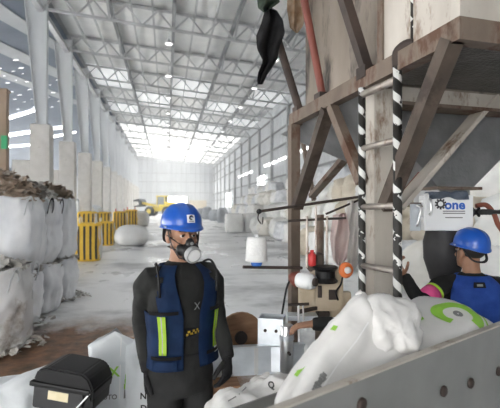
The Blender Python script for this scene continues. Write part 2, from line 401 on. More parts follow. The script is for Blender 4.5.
# the long side of the aisle is an open loading dock under the sheeting; behind the camera an unseen wall with one doorway, added to cut frontal light
for k in range(18): part('dock_post', bxm((SX - .1, .2 + 6 * k - 5.2, 0), (SX + .2, .5 + 6 * k - 5.2, 4.7)), M_steel, wl)
wk = struct(part('wall_rear_blocker', bxm((SX, Y0 - .1, 0), (XL - 1, Y0, sidez(XL))), M_sheet))
part('sheeting', bxm((XL - 1, Y0 - .1, 4.5), (XR, Y0, ZR + .1)), M_sheet, wk); part('sheeting', bxm((-2.0, Y0 - .1, 0), (XR, Y0, 4.5)), M_sheet, wk)
for z in (2.6, 5.1, 7.6, 9.6):
    part('girt', bxm((XL, Y1 - .2, z - .08), (XR, Y1 - .06, z + .08)), M_steel, wb)
for z in (3.2, 4.7, 7.6, 9.2, 10.8):
    part('girt', bxm((XR - .2, 0, z - .07), (XR - .07, Y1, z + .07)), M_purlin, wr)
for k in range(17):
    y = .2 + 6 * k
    part('wall_post', bxm((XR - .32, y - .14, 0), (XR - .07, y + .14, roofz(XR) - 1.0)), M_steel, wr)
# daylight strip and windows in the right wall; door and boarded opening in the far wall
def lit_panel(name, lo, hi, framew, m, axis):
    o = struct(part(name, bxm(lo, hi), m))
    bm = bmesh.new(); lo, hi = Vector(lo), Vector(hi); f = framew
    if axis == 'x':
        for a, b in (((lo.x - .05, lo.y - f, lo.z - f), (hi.x, lo.y, hi.z + f)), ((lo.x - .05, hi.y, lo.z - f), (hi.x, hi.y + f, hi.z + f)),
                     ((lo.x - .05, lo.y, hi.z), (hi.x, hi.y, hi.z + f)), ((lo.x - .05, lo.y, lo.z - f), (hi.x, hi.y, lo.z))): box(bm, a, b)
    else:
        for a, b in (((lo.x - f, lo.y - .05, lo.z), (lo.x, hi.y, hi.z + f)), ((hi.x, lo.y - .05, lo.z), (hi.x + f, hi.y, hi.z + f)),
                     ((lo.x, lo.y - .05, hi.z), (hi.x, hi.y, hi.z + f))): box(bm, a, b)
    part('window_frame', bm, M_steel, o)
    return o
lit_panel('window_1', (XR - .14, 45.2, 2.2), (XR - .06, 49.4, 5.3), .12, M_win, 'x')
lit_panel('window_2', (XR - .14, 70.0, 1.8), (XR - .06, 77.0, 4.2), .12, M_win, 'x')
for i, (a, b) in enumerate(((27, 33.7), (34.3, 39.7), (40.3, 45.7), (52.3, 57.7), (58.3, 63))):
    lit_panel('window_%d' % (3 + i), (XR - .13, a, 6.15), (XR - .06, b, 6.4), .05, M_win, 'x')
lit_panel('door_1', (-.6, Y1 - .14, 0), (4.6, Y1 - .05, 4.2), .2, M_win, 'y')
d2 = struct(part('door_2', bxm((5.2, Y1 - .18, 0), (9.2, Y1 - .06, 3.3)), M_beige))
for k in range(4): part('door_leaf', bxm((5.25 + k, Y1 - .24, .05), (6.15 + k, Y1 - .18, 3.2)), M_beige, d2)

# ceiling: foil-faced panels between purlins, each panel its own piece, sagging a little
bm = bmesh.new()
for a in ((XL - .4, Y0), (XR + .1, Y0), (XR + .1, Y1), (XL - .4, Y1)): bm.verts.new((a[0], a[1], roofz(a[0]) + .14))
bm.faces.new(bm.verts)
ceil = struct(part('ceiling', bm, M_steel))
PX = [XL + SP * k / 5 for k in range(6)]
def panel_mesh(w, l, sag, x0):
    bm = bmesh.new(); nx, ny = 6, 6; vs = {}
    for i in range(nx + 1):
        for j in range(ny + 1):
            x = w * i / nx; y = l * j / ny
            s = sag * math.sin(math.pi * i / nx) ** .7 * (.6 + .4 * math.sin(math.pi * j / ny)) + .03 * noise.noise(Vector((x * 1.3 + x0, y * .9, 1)))
            vs[i, j] = bm.verts.new((x, y, -x * .085 - s))
    for i in range(nx):
        for j in range(ny): bm.faces.new((vs[i, j], vs[i, j + 1], vs[i + 1, j + 1], vs[i + 1, j]))
    return mesh_of(bm, 'ceiling_panel', True)
pms = [panel_mesh(SP / 5 - .06, 5.94, .05 + .03 * k, k * 5.0) for k in range(3)]
for me in pms: me.materials.append(M_foil)
skm = panel_mesh(1.25, 5.94, .03, 3); skm.materials.append(M_sky_near)
skf = panel_mesh(2.2, 5.94, .03, 3); skf.materials.append(M_sky_far)
tpm = panel_mesh(SP / 5 - .06, 5.94, .06, 9.0); tpm.materials.append(mat('glow_roof_sheet', (.93, .95, .96), rough=.5, emit=.35))
tpf = panel_mesh(SP / 5 - .06, 5.94, .06, 9.0); tpf.materials.append(mat('glow_roof_sheet_far', (1, .99, .97), rough=.5, emit=.9))
for j in range(17):
    y = .2 + 6 * j - (6 if j == -1 else 0)
    for i in range(5):
        x = PX[i] + .03
        glow = (j >= 6 and (i + j) % 2 == 0) or j >= 10          # glowing sheets added among the foil ones to brighten the hall, all at the far end
        o = bpy.data.objects.new('glow_panel' if glow else 'ceiling_panel', (tpm if j < 10 else tpf) if glow else pms[(i + j) % 3]); COL.objects.link(o); o.parent = ceil
        o.location = (x, y, roofz(x) + .1)
for i in range(5):                                     # the short bay over the camera
    o = bpy.data.objects.new('ceiling_panel', pms[i % 3]); COL.objects.link(o); o.parent = ceil
    o.location = (PX[i] + .03, -5.8, roofz(PX[i]) + .1)
# translucent roof lights let into the ceiling
def rooflight(x, y, me):
    o = bpy.data.objects.new('roof_light', me); COL.objects.link(o); o.parent = ceil; o.location = (x, y, roofz(x) - .06)
for j in (0, 1): rooflight(PX[2] + 1.0, .2 + 6 * j, skm); rooflight(PX[3] + 1.0, .2 + 6 * j, skm)  # out of view over the camera, added to light the near hall
for j in (12, 13, 14, 15):
    for i in (1, 2, 3): rooflight(PX[i] + .5, .2 + 6 * j, skf)

# roof trusses (one per bay), purlins, tie braces, pendant lamps
def make_truss():
    t = thing('roof_truss', 'grey lattice roof truss spanning the hall over the columns', 'truss', (0, .2, 0), 0, 'roof trusses along the hall')
    y = .2; D = 1.05
    part('top_chord', barm((XL, y, roofz(XL) - .06), (XR, y, roofz(XR) - .06), .16, .12), M_steel, t)
    part('bottom_chord', barm((XL, y, roofz(XL) - D), (XR, y, roofz(XR) - D), .16, .13), M_steel, t)
    n = 10
    for k in range(n):
        xa = XL + SP * k / n; xm = XL + SP * (k + .5) / n; xb = XL + SP * (k + 1) / n
        part('web_member', barm((xa, y, roofz(xa) - D), (xm, y, roofz(xm) - .1), .08, .08), M_steel, t)
        part('web_member', barm((xm, y, roofz(xm) - .1), (xb, y, roofz(xb) - D), .08, .08), M_steel, t)
    return t
tr0 = make_truss()
for k in range(1, 17): copy_tree(tr0, Matrix.Translation((0, .2 + 6 * k, 0)))
for x, wh in zip(PX[1:5], ('first', 'second', 'third', 'fourth')):
    o = part('roof_purlin', bxm((x - .09, Y0, roofz(x) - .34), (x + .09, Y1 - .1, roofz(x) - .02)), M_purlin)
    tag(o, 'deep dark grey purlin running down the roof, %s from the columns' % wh, 'purlin', 'main roof purlins')
for k in range(5):
    for q in (1 / 3, 2 / 3):
        x = PX[k] + q * SP / 5
        o = part('light_purlin', bxm((x - .05, Y0, roofz(x) - .3), (x + .05, Y1 - .1, roofz(x) - .16)), M_steel)
        tag(o, 'slim pale purlin running the length of the roof', 'purlin', 'slim roof purlins')
kb = {}
for j in range(3, 13):
    for i in (1, 2, 3, 4):
        x = PX[i] if i else PX[0] + .1; y = .2 + 6 * j
        bmk = barm((x, y, roofz(x) - 1.05), (x, y - 1.7, roofz(x) - .3), .1, .1)
        o = part('knee_brace', bmk, M_steel, origin=(x, y, roofz(x) - 1.05))
        tag(o, 'short pale knee brace slanting from truss up to purlin', 'brace', 'roof knee braces')
def lamp0():
    t = thing('high_bay_lamp', 'small white high bay lamp hanging under a roof truss', 'lamp', (0, 0, 0), 0, 'high bay lamps')
    part('cord', tubem([(0, 0, .25), (0, 0, .85)], .02, 6), M_steel, t)
    part('shade', lathem([(.05, .28), (.09, .22), (.24, .04), (.26, 0), (.22, .02)], (0, 0, 0), seg=14), M_badge, t)
    part('bulb', lathem([(.02, .0), (.18, .01), (.18, .05), (.05, .1)], (0, 0, -.02), seg=12), M_sky_near, t)
    return t
l0 = None
for j in (4, 5, 6, 7, 8, 9, 10):
    for x in (0.1, 6.3):
        Mx = Matrix.Translation((x, .2 + 6 * j, roofz(x) - 1.98 + .1))
        if l0 is None: l0 = lamp0(); l0.matrix_local = Mx; WM[l0.name] = Mx
        else: copy_tree(l0, Mx)

# eave beam along the columns, columns with tapered steel shafts on concrete pedestals
o = part('ridge_beam', bxm((XL - .2, Y0, ZR - 1.25), (XL + .1, Y1 - .1, ZR - 1.0)), M_steel); tag(o, 'long grey steel beam along the heads of the columns', 'beam')
def make_col(y, low, label):
    t = thing('hall_column', label, 'column', (XL, y, 0), 0, 'hall columns')
    ph = 6.1
    part('pedestal', bxm((XL - .48, y - .42, 0), (XL + .48, y + .42, ph), bev=.03), M_conc, t)
    if low: part('pedestal_step', bxm((XL - 1.35, y - .4, 0), (XL - .48, y + .4, ph - 1.9), bev=.03), M_conc, t)
    zt = ZR - .35
    part('base_plate', bxm((XL - .32, y - .3, ph), (XL + .32, y + .3, ph + .06)), M_colsteel, t)
    # web: right edge plumb, left edge raking out with height
    bm = bmesh.new(); vs_ = [bm.verts.new(p) for p in ((XL - .22, y - .02, ph + .06), (XL + .22, y - .02, ph + .06), (XL + .26, y - .02, zt), (XL - .85, y - .02, zt), (XL - .22, y + .02, ph + .06), (XL + .22, y + .02, ph + .06), (XL + .26, y + .02, zt), (XL - .85, y + .02, zt))]
    for f in ((0, 1, 2, 3), (7, 6, 5, 4), (0, 4, 5, 1), (1, 5, 6, 2), (2, 6, 7, 3), (3, 7, 4, 0)): bm.faces.new([vs_[i] for i in f])
    part('web_plate', bm, M_colsteel, t)
    part('flange', barm((XL + .23, y, ph + .06), (XL + .27, y, zt), .34, .04, up=(1, 0, 0)), M_colsteel, t)
    part('flange', barm((XL - .22, y, ph + .06), (XL - .85, y, zt), .34, .04, up=(1, 0, 0)), M_colsteel, t)
    return t
NAMES = ['first hall column above the scrap bags, tapered steel on tall concrete pedestal', 'second hall column from the left, tapered steel on concrete pedestal',
         'third hall column from the left, tapered steel on concrete pedestal', 'fourth hall column from the left, tapered steel on concrete pedestal']
for j in range(4, 17):
    make_col(.2 + 6 * j, j < 6, NAMES[j - 4] if j < 8 else 'one of the far hall columns standing close together before the far wall')

# the side aisle to the left: sloping roof lined with dark and pale sheets, roof lights, pin-holes of daylight
bm = bmesh.new(); vs_ = [bm.verts.new(p) for p in ((SX, Y0, sidez(SX)), (XL, Y0, sidez(XL)), (XL, Y1, sidez(XL)), (SX, Y1, sidez(SX)))]; bm.faces.new(vs_)
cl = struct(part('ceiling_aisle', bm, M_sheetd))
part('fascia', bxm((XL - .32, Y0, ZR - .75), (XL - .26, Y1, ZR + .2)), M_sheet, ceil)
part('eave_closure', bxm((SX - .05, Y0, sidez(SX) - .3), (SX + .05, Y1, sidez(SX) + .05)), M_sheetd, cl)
def on_aisle(u, v, drop=.05):
    r = ray(u, v); # z = zr - .335*(XL-x) - drop ; CZ + r.z*s = ...
    s = (ZR - .3 - drop - .335 * XL - CZ) / (r.z - .335 * r.x); return Vector((0, 0, CZ)) + r * s
def aisle_patch(name, pts, m, drop=.06):
    bm = bmesh.new(); q = [bm.verts.new(on_aisle(u, v, drop)) for u, v in pts]; f = bm.faces.new(q)
    r = bmesh.ops.extrude_face_region(bm, geom=[f]); bmesh.ops.translate(bm, vec=(0, 0, .04), verts=[v for v in r['geom'] if isinstance(v, bmesh.types.BMVert)])
    return part(name, bm, m, cl)
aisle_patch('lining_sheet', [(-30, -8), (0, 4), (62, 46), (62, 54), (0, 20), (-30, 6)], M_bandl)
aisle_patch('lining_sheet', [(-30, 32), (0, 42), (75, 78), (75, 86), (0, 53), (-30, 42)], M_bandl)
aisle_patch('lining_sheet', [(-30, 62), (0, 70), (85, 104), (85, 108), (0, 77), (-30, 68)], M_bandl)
for a in ([(5, 121), (37, 111), (37, 108.5), (5, 118)], [(8, 137), (66, 128), (66, 125.8), (8, 134)], [(-20, 150), (30, 146), (30, 144.4), (-20, 148)], [(48, 139), (76, 133), (76, 131.5), (48, 137)]):
    aisle_patch('roof_light', a, M_win, .12)
gm = bpy.data.meshes.new('daylight_gap'); gm.from_pydata([(-.2, -.1, 0), (.2, -.1, .06), (.2, .1, .06), (-.2, .1, 0)], [], [(0, 1, 2, 3)]); gm.materials.append(M_sky_near)
rg = random.Random(5)
for row in range(8):
    for k in range(7):
        u = -4 + k * 10 + row * 3 + rg.uniform(-2, 2); v = 52 + row * 8 + k * 3.6 + rg.uniform(-1.5, 1.5)
        if u > 78 or v > 110 or rg.random() < .25: continue
        o = bpy.data.objects.new('daylight_gap', gm); COL.objects.link(o); o.parent = cl; o.location = on_aisle(u, v, .18)
        s_ = rg.uniform(.35, .8); o.scale = (s_, s_, s_)
# brown jamb post at the left edge
pj = P(2, 170, 10.5); t = thing('jamb_post', 'brown painted post at the left edge with a small green sign', 'post', (pj.x, pj.y, 0))
zt = P(2, 92, 10.5).z
part('shaft', bxm((pj.x - .13, pj.y - .1, 0), (pj.x + .13, pj.y + .1, zt)), M_postw, t)
part('cap', bxm((pj.x - .16, pj.y - .13, zt), (pj.x + .16, pj.y + .13, zt + .06)), M_postw, t)
g0 = P(6.2, 143, 10.4); part('green_sign', bxm((g0.x - .06, g0.y - .16, g0.z - .16), (g0.x + .06, g0.y - .08, g0.z + .16)), mat('green_sign_paint', (.05, .42, .18)), t)

# dust haze hanging in the hall
if HAZE > 0:
    hm = bpy.data.materials.new('dust_haze'); hm.use_nodes = True; nt = hm.node_tree; nt.nodes.remove(nt.nodes['Principled BSDF'])
    vsn = nt.nodes.new('ShaderNodeVolumeScatter'); vsn.inputs['Density'].default_value = HAZE; vsn.inputs['Color'].default_value = (.97, .98, 1, 1); vsn.inputs['Anisotropy'].default_value = .2
    nt.links.new(vsn.outputs[0], nt.nodes['Material Output'].inputs['Volume'])
    hz = part('dust_haze', bxm((SX + .1, 8.0, .02), (XR - .4, Y1 - .3, ZR + .3)), hm)
    tag(hz, 'pale dust haze hanging in the far hall', 'haze'); stuff(hz)

# ================================================================== BULK BAGS AND SACKS
def sup(a, n):                                       # superellipse unit point
    c, s = math.cos(a), math.sin(a)
    return (math.copysign(abs(c) ** (2 / n), c), math.copysign(abs(s) ** (2 / n), s))
def bulk_mesh(w, d, h, seed, sq=3.2, bulge=.08, top='flat', seg=28, rows=14, wr=.02, lean=0.0):
    bm = bmesh.new(); rings = []
    off = Vector((seed * 7.3, seed * 2.9, seed))
    prof = []
    for j in range(rows + 1):
        t = j / rows
        k = 1 + bulge * math.sin(math.pi * t) - .10 * (1 - t) ** 6
        prof.append((k, t * h))
    prof = [(.55, 0.0)] + [(k, max(z, .0) + (0.02 if i == 0 else 0)) for i, (k, z) in enumerate(prof)]
    if top == 'flat': prof += [(.93, h * 1.02), (.6, h * 1.045), (.25, h * 1.05)]
    elif top == 'dome': prof += [(.88, h * 1.07), (.62, h * 1.15), (.3, h * 1.19)]
    elif top == 'open': prof += [(.97, h * 1.04), (.90, h * 1.0), (.6, h * .97), (.3, h * .98)]
    for k, z in prof:
        rg_ = []
        for i in range(seg):
            a = 2 * math.pi * i / seg; c, s = sup(a, sq)
            p = Vector((c * w / 2 * k, s * d / 2 * k, z))
            q = Vector((c * 1.6, s * 1.6, z * 3.0)) + off; q2 = Vector((math.cos(a) * 4.5, math.sin(a) * 4.5, z * 1.1)) + off
            n_ = noise.noise(q * 1.2) * wr * 1.5 + noise.noise(q2) * wr * 1.1 + noise.noise(q * 3.1) * wr * .6
            sc = 1 + n_ / (w / 2) * (1 if z > .01 else 0)
            p.x = p.x * sc + lean * z; p.y *= sc
            if z > h * .95: p.z += .5 * wr * noise.noise(q * 2)
            rg_.append(bm.verts.new(p))
        rings.append(rg_)
    for a, b in zip(rings, rings[1:]):
        for i in range(seg): bm.faces.new((a[i], a[(i + 1) % seg], b[(i + 1) % seg], b[i]))
    bm.faces.new(rings[0][::-1]); bm.faces.new(rings[-1])
    return mesh_of(bm, 'bulk_bag', True)
def TR(x, y, z, rz=0, rx=0, ry=0, s=1.0):
    return Matrix.Translation((x, y, z)) @ Matrix.Rotation(rz, 4, 'Z') @ Matrix.Rotation(rx, 4, 'X') @ Matrix.Rotation(ry, 4, 'Y') @ Matrix.Scale(s, 4)

def scraps(n, rx, ry, zfun, smin, smax, seed, flat=.5):
    """crumpled torn film pieces, many small folded flakes joined into one mass"""
    rg = random.Random(seed); bm = bmesh.new()
    for _ in range(n):
        a = rg.uniform(0, 2 * math.pi); r = math.sqrt(rg.random()); x = math.cos(a) * r * rx; y = math.sin(a) * r * ry
        s = rg.uniform(smin, smax); z = zfun(x, y) + rg.uniform(0, .5) * s
        Rm = Matrix.Rotation(rg.uniform(0, 6.3), 3, 'Z') @ Matrix.Rotation(rg.uniform(-1, 1) * flat * 1.5, 3, 'X') @ Matrix.Rotation(rg.uniform(-1, 1) * flat, 3, 'Y')
        g = []
        for i, j in ((-1, -.6), (0, -.8), (1, -.5), (-.9, .6), (.1, .7), (1, .8)):
            g.append(bm.verts.new(Vector((x, y, z)) + Rm @ Vector((i * s * .5, j * s * .5, rg.uniform(-.22, .22) * s))))
        bm.faces.new((g[0], g[1], g[4], g[3])); bm.faces.new((g[1], g[2], g[5], g[4]))
    return bm

# --- stacked scrap bags on the left
RX0 = -2.38
def scrap_bag(loc, w, d, h, seed, label, m, scrap_m, heap=.22, foot=False, loops=True):
    t = thing('scrap_bulk_bag', label, 'bulk bag', loc, 0, 'scrap bags stacked on the left'); Mx = Matrix.Translation(loc)
    me = bulk_mesh(w, d, h, seed, 2.9, .06, 'open', 64, 30, .035); fold_noise(me, .022, 6.5, seed, (1, 1, .22)); fold_noise(me, .012, 15, seed + 4, (1, 1, .5))
    put('body', me, m, t, Mx)
    zf = lambda x, y: h * .99 + heap * max(0, 1 - (x / (w * .52)) ** 2 - (y / (d * .52)) ** 2) - .02 + .06 * noise.noise(Vector((x * 4, y * 4, seed)))
    # heap core plus loose flakes
    bm = bmesh.new(); N = 18; grid = {}
    for i in range(N + 1):
        for j in range(N + 1):
            x = (i / N * 2 - 1); y = (j / N * 2 - 1); rr = max(abs(x), abs(y)); ll = math.hypot(x, y) or 1
            x2, y2 = x * rr / ll * w * .49, y * rr / ll * d * .49
            grid[i, j] = bm.verts.new((x2, y2, zf(x2, y2) + .05 * noise.noise(Vector((x2 * 9, y2 * 9, seed)))))
    for i in range(N):
        for j in range(N): bm.faces.new((grid[i, j], grid[i + 1, j], grid[i + 1, j + 1], grid[i, j + 1]))
    o = put('scrap_heap', mesh_of(bm, 'scrap_heap'), scrap_m, t, Mx, 'crumpled brown film scrap heaped in the open top'); stuff(o)
    bm = scraps(330, w * .5, d * .5, zf, .06, .17, seed + 3)
    stuff(put('loose_scrap', mesh_of(bm, 'loose_scrap'), scrap_m, t, Mx))
    if loops:
        for sx, sy in ((1, -1), (1, 1), (-1, -1), (-1, 1)):
            x, y = sx * w * .46, sy * d * .40
            pts = smooth_path([(x, y - .12, h * .80), (x * 1.07, y - .12, h * .95), (x * 1.1, y - .05, h * 1.03), (x * 1.1, y + .06, h * 1.0), (x * 1.07, y + .12, h * .9), (x, y + .12, h * .76)], 4)
            put('lifting_loop', mesh_of(tubem(pts, [(.022, .006)] * len(pts), 6, (0, 1, 0)), 'lifting_loop', True), M_sack2 if seed % 2 else M_cloth_black, t, Mx)
    if foot:
        bm = scraps(200, w * .75, d * .62, lambda x, y: .03, .05, .13, seed + 9)
        o = put('spilled_scrap', mesh_of(bm, 'spilled_scrap'), M_scrapg, None, Mx)
        tag(o, foot, 'scrap'); stuff(o)
    return t
scrap_bag((RX0 + .10, 5.70, 0), 1.12, .98, .97, 1, 'nearest bottom-row scrap bag at the left edge with black strap', M_wovd, M_scrapg, .1, 'torn film scrap spilled round the nearest scrap bag')
scrap_bag((RX0 + .02, 6.72, 0), .98, .9, .78, 2, 'middle bottom-row scrap bag under the largest upper bag', M_wov, M_scrapg, .0, 'torn film scrap spilled beside the middle bottom bag', False)
scrap_bag((RX0 + .12, 7.62, 0), .96, .84, .78, 3, 'third bottom-row scrap bag, slim and white, under the second upper bag', M_wov, M_scrapg, .0, False, False)
scrap_bag((RX0 + .22, 8.5, 0), .92, .84, .76, 4, 'farthest bottom-row scrap bag with pinkish spill at its foot', M_wov, M_scrapg, .0, 'pinkish film scrap spilled by the farthest bottom bag', False)
scrap_bag((RX0 - .02, 6.66, .80), 1.10, .95, 1.04, 5, 'large upper scrap bag at left topped with brown film scrap', M_wov, M_scrap, .42)
scrap_bag((RX0 + .06, 7.6, .80), 1.0, .82, 1.04, 6, 'upper scrap bag in the middle with dark film scrap on top', M_wov, M_scrapg, .3)
scrap_bag((RX0 + .15, 8.5, .78), .98, .84, 1.08, 7, 'upper scrap bag farthest right with beige scrap on top', M_wov, M_scrap, .28)

# --- yellow and dark striped bags along the left of the aisle
def striped_bag(u0, u1, vb, hgt, seed, label, sides=1, red=False):
    d = CZ * F / (vb - HZ); c = P((u0 + u1) / 2, vb, d); wd = (u1 - u0) / F * d
    loc = (c.x, c.y + wd * .45, 0); t = thing('striped_bulk_bag', label, 'bulk bag', loc, 0, 'yellow striped bags'); Mx = Matrix.Translation(loc)
    body = put('body', bulk_mesh(wd, wd * .9, hgt, seed, 4.0, .05, 'flat', 32, 14, .02), M_yellow, t, Mx)
    # dark vertical stripes sewn on the front, pale liner on the aisle side
    bv = BVHTree.FromPolygons([v.co for v in body.data.vertices], [list(p.vertices) for p in body.data.polygons])
    def strip(x0, x1, dirv, org, m, nm):
        bm = bmesh.new(); cols = []
        for i in range(5):
            x = x0 + (x1 - x0) * i / 4; colv = []
            for j in range(13):
                z = .06 * hgt + .9 * hgt * j / 12; o_ = org(x, z); h_ = bv.ray_cast(o_, dirv)
                colv.append(bm.verts.new((h_[0] if h_[0] else o_) - dirv * .012))
            cols.append(colv)
        for a, b in zip(cols, cols[1:]):
            for j in range(12): bm.faces.new((a[j], b[j], b[j + 1], a[j + 1]))
        put(nm, mesh_of(bm, nm, True), m, t, Mx)
    for xs in (-.34, -.1, .14, .36):
        strip(wd * (xs - .045), wd * (xs + .045), Vector((0, 1, 0)), lambda x, z: Vector((x, -3, z)), M_ystripe, 'stripe')
    if sides: strip(-wd * .38, wd * .38, Vector((-1, 0, 0)), lambda y, z: Vector((3, y, z)), M_cream, 'side_liner')
    for sx in (-1, 1):
        pts = smooth_path([(sx * wd * .3, -wd * .3, hgt * .98), (sx * wd * .32, -wd * .3, hgt * 1.16), (sx * wd * .3, wd * .0, hgt * 1.18), (sx * wd * .3, wd * .1, hgt * 1.0)], 4)
        put('lifting_loop', mesh_of(tubem(pts, .025, 6), 'lifting_loop', True), M_red if red else M_cream, t, Mx)
    return t
striped_bag(75, 99, 262, 1.18, 11, 'nearest yellow striped bag standing alone at the front of the row')
striped_bag(97, 113, 246, 1.05, 12, 'yellow striped bag beside the round white bag')
striped_bag(77, 95, 240.5, 1.45, 13, 'yellow striped bag partly hidden behind the nearest striped bag')
striped_bag(113, 126, 230, 1.35, 14, 'yellow striped bag with red loops left of the pair', True, True)
striped_bag(125, 137, 227, 1.45, 15, 'yellow striped bag with red loops right of the pair', True, True)
striped_bag(96, 110, 233, 1.35, 16, 'yellow striped bag in the back row behind the round white bag')
def one_bag(name, u0, u1, vb, hgt, seed, label, m, cat='bulk bag', sq=2.2, top='dome', bulge=.16, group=None, dep=.9):
    d = CZ * F / (vb - HZ); c = P((u0 + u1) / 2, vb, d); wd = (u1 - u0) / F * d
    o = put(name, bulk_mesh(wd, wd * dep, hgt, seed, sq, bulge, top), m, None, Matrix.Translation((c.x, c.y + wd * dep * .5, 0)))
    return tag(o, label, cat, group)
one_bag('white_bulk_bag', 117, 144, 246, .78, 21, 'round slumped white bag at the end of the striped row', mat('slumped_white_bag', (0.82, 0.82, 0.81), (0.90, 0.90, 0.89), rough=.6, scale=3), bulge=.3)  # white brightened here too, against the weak far light
one_bag('white_bulk_bag', 135, 148, 226, 1.15, 22, 'white bag behind the round one, near the loader', M_sack)
one_bag('white_bulk_bag', 60, 74, 236, 1.55, 23, 'white bag at the left end of the striped row', M_cream)
one_bag('white_bulk_bag', 87, 101, 226, 1.6, 24, 'tall pale bag behind the striped row under the columns', M_sack2)

# --- heap of white bulk bags along the right wall
vars_ = [bulk_mesh(1.15, 1.1, 1.0, 30 + k, 2.5 + .3 * k, .12, ('dome', 'flat')[k % 2], 26, 12, .11) for k in range(5)]
M_heap = mat('brightened_white_bag', (0.78, 0.78, 0.77), (0.90, 0.90, 0.88), rough=.6, scale=3, bump=.4, bscale=6)  # bag white brightened to make up for weak light on the heap
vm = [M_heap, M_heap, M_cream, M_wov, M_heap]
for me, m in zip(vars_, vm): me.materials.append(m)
beige_v = bulk_mesh(1.15, 1.1, 1.0, 37, 2.4, .14, 'dome', 26, 12, .11); beige_v.materials.append(M_beige)
rg = random.Random(12)
def heap_bag(x, y, z, s, near=False):
    me = vars_[rg.randrange(5)]
    if near and rg.random() < .3: me = beige_v
    o = bpy.data.objects.new('heaped_bag', me); COL.objects.link(o)
    o.matrix_local = TR(x, y, z, rg.uniform(0, 6.28), rg.uniform(-.12, .12) * (z > .1), rg.uniform(-.12, .12) * (z > .1), s)
    if me is beige_v: tag(o, 'beige bag among the white ones heaped behind the hopper', 'bulk bag', 'beige bags in the heap')
    elif near: tag(o, 'pale bag in the heap seen under and right of the hopper', 'bulk bag', 'pale bags behind the hopper')
    else: tag(o, 'white bulk bag in the long heap by the right wall', 'bulk bag', 'white bags heaped by the right wall')
for y in [17 + 1.2 * k for k in range(24)]:
    front = 5.7 - .2 * math.sin(y) + max(0, (y - 34) * .05)
    n0 = int((9.9 - front) / 1.15) + 1
    for lay in range(4):
        for i in range(n0 - lay):
            x = front + .55 + (i + lay * .75) * 1.13 + rg.uniform(-.12, .12)
            if x > 9.6: continue
            if lay == 3 and rg.random() < .45: continue
            if lay < 2 and x < 7.4 and 27.5 < y < 31.5: continue     # room for the two square bags in front
            # only what can be seen: outer face and top
            if lay < 2 and i > 1: continue
            heap_bag(x, y + rg.uniform(-.2, .2), lay * .93, rg.uniform(.86, .98))
for y in [6.2 + 1.15 * k for k in range(9)]:
    for lay in range(3):
        for i in range(3 - lay):
            x = 5.3 + (i + lay * .7) * 1.12 + rg.uniform(-.12, .12)
            if lay < 2 and i > 1: continue
            heap_bag(x, y + rg.uniform(-.15, .15), lay * .9, rg.uniform(.84, .96), True)
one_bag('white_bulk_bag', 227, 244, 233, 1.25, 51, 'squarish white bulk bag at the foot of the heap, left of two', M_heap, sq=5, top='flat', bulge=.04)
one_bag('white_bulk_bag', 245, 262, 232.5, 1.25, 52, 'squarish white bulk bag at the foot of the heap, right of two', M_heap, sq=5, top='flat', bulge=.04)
M_greybag = mat('grey_bag', (.32, .34, .37), (.45, .47, .5), rough=.7, scale=3)
for k, (u0, u1, vb, h_) in enumerate(((203, 212, 219.5, 1.5), (210, 222, 221, 1.2), (218, 228, 223, 1.4), (197, 205, 218.5, 1.3))):
    one_bag('grey_bag', u0, u1, vb, h_, 60 + k, ('grey bag at the far end of the heap, tallest of four', 'widest grey bag at the far end of the heap', 'grey bag touching the white heap at its far end', 'grey bag farthest left at the end of the heap')[k], M_greybag)

# --- the wheel loader far down the hall
def loader(u, d):
    c = P(u, 210, d); L = (c.x, c.y, 0); t = thing('wheel_loader', 'yellow wheel loader with raised dark bucket working far down the hall', 'loader', L, R(-20)); Mx = WM[t.name]
    q = lambda nm, bm, m, par=t, sm=False: put(nm, mesh_of(bm, nm, sm), m, par, Mx)
    # faces -x (image left)
    q('rear_body', bxm((.3, -1.0, 1.0), (3.0, 1.0, 2.2), bev=.15), M_lyel); q('engine_hood', bxm((1.4, -.85, 2.2), (3.0, .85, 2.7), bev=.15), M_lyel)
    q('front_frame', bxm((-2.0, -.55, .9), (.3, .55, 1.7), bev=.08), M_lyel)
    cab = bmesh.new()
    for x, y in ((-.1, -.75), (-.1, .75), (1.4, -.75), (1.4, .75)): bar(cab, (x, y, 2.2), (x, y, 3.7), .14, .14)
    cabo = q('cab_frame', cab, M_lyel); q('cab_roof', bxm((-.3, -.9, 3.7), (1.6, .9, 3.88), bev=.06), M_lyel)
    q('cab_glass', bxm((-.05, -.72, 2.25), (1.35, .72, 3.68)), M_glass)
    for x in (-1.5, 1.9):
        for y in (-1.05, 1.05):
            wh = q('wheel', lathem([(.5, -.3), (.85, -.27), (.92, -.1), (.92, .1), (.85, .27), (.5, .3)], (x, y, .92), (0, 1, 0), 22), M_tyre)
            q('hub', lathem([(.3, -.34), (.45, -.3), (.45, .3), (.3, .34)], (x, y, .92), (0, 1, 0), 14), M_lyel, wh)
    for y in (-.45, .45): q('lift_arm', barm((-.3, y, 1.9), (-3.3, y, 2.5), .2, .38), M_lyel)
    bk = bmesh.new(); prof = [(-3.1, 2.0), (-3.2, 3.0), (-3.5, 3.3), (-4.6, 3.0), (-4.5, 2.8), (-3.6, 2.9), (-3.4, 2.2), (-4.4, 1.9), (-4.5, 1.75), (-3.3, 1.85)]
    A = [bk.verts.new((x, -1.4, z)) for x, z in prof]; B = [bk.verts.new((x, 1.4, z)) for x, z in prof]
    for i in range(len(prof)): j = (i + 1) % len(prof); bk.faces.new((A[i], A[j], B[j], B[i]))
    bk.faces.new(A); bk.faces.new(B[::-1]); q('bucket', bk, M_tyre)
loader(159, 80)

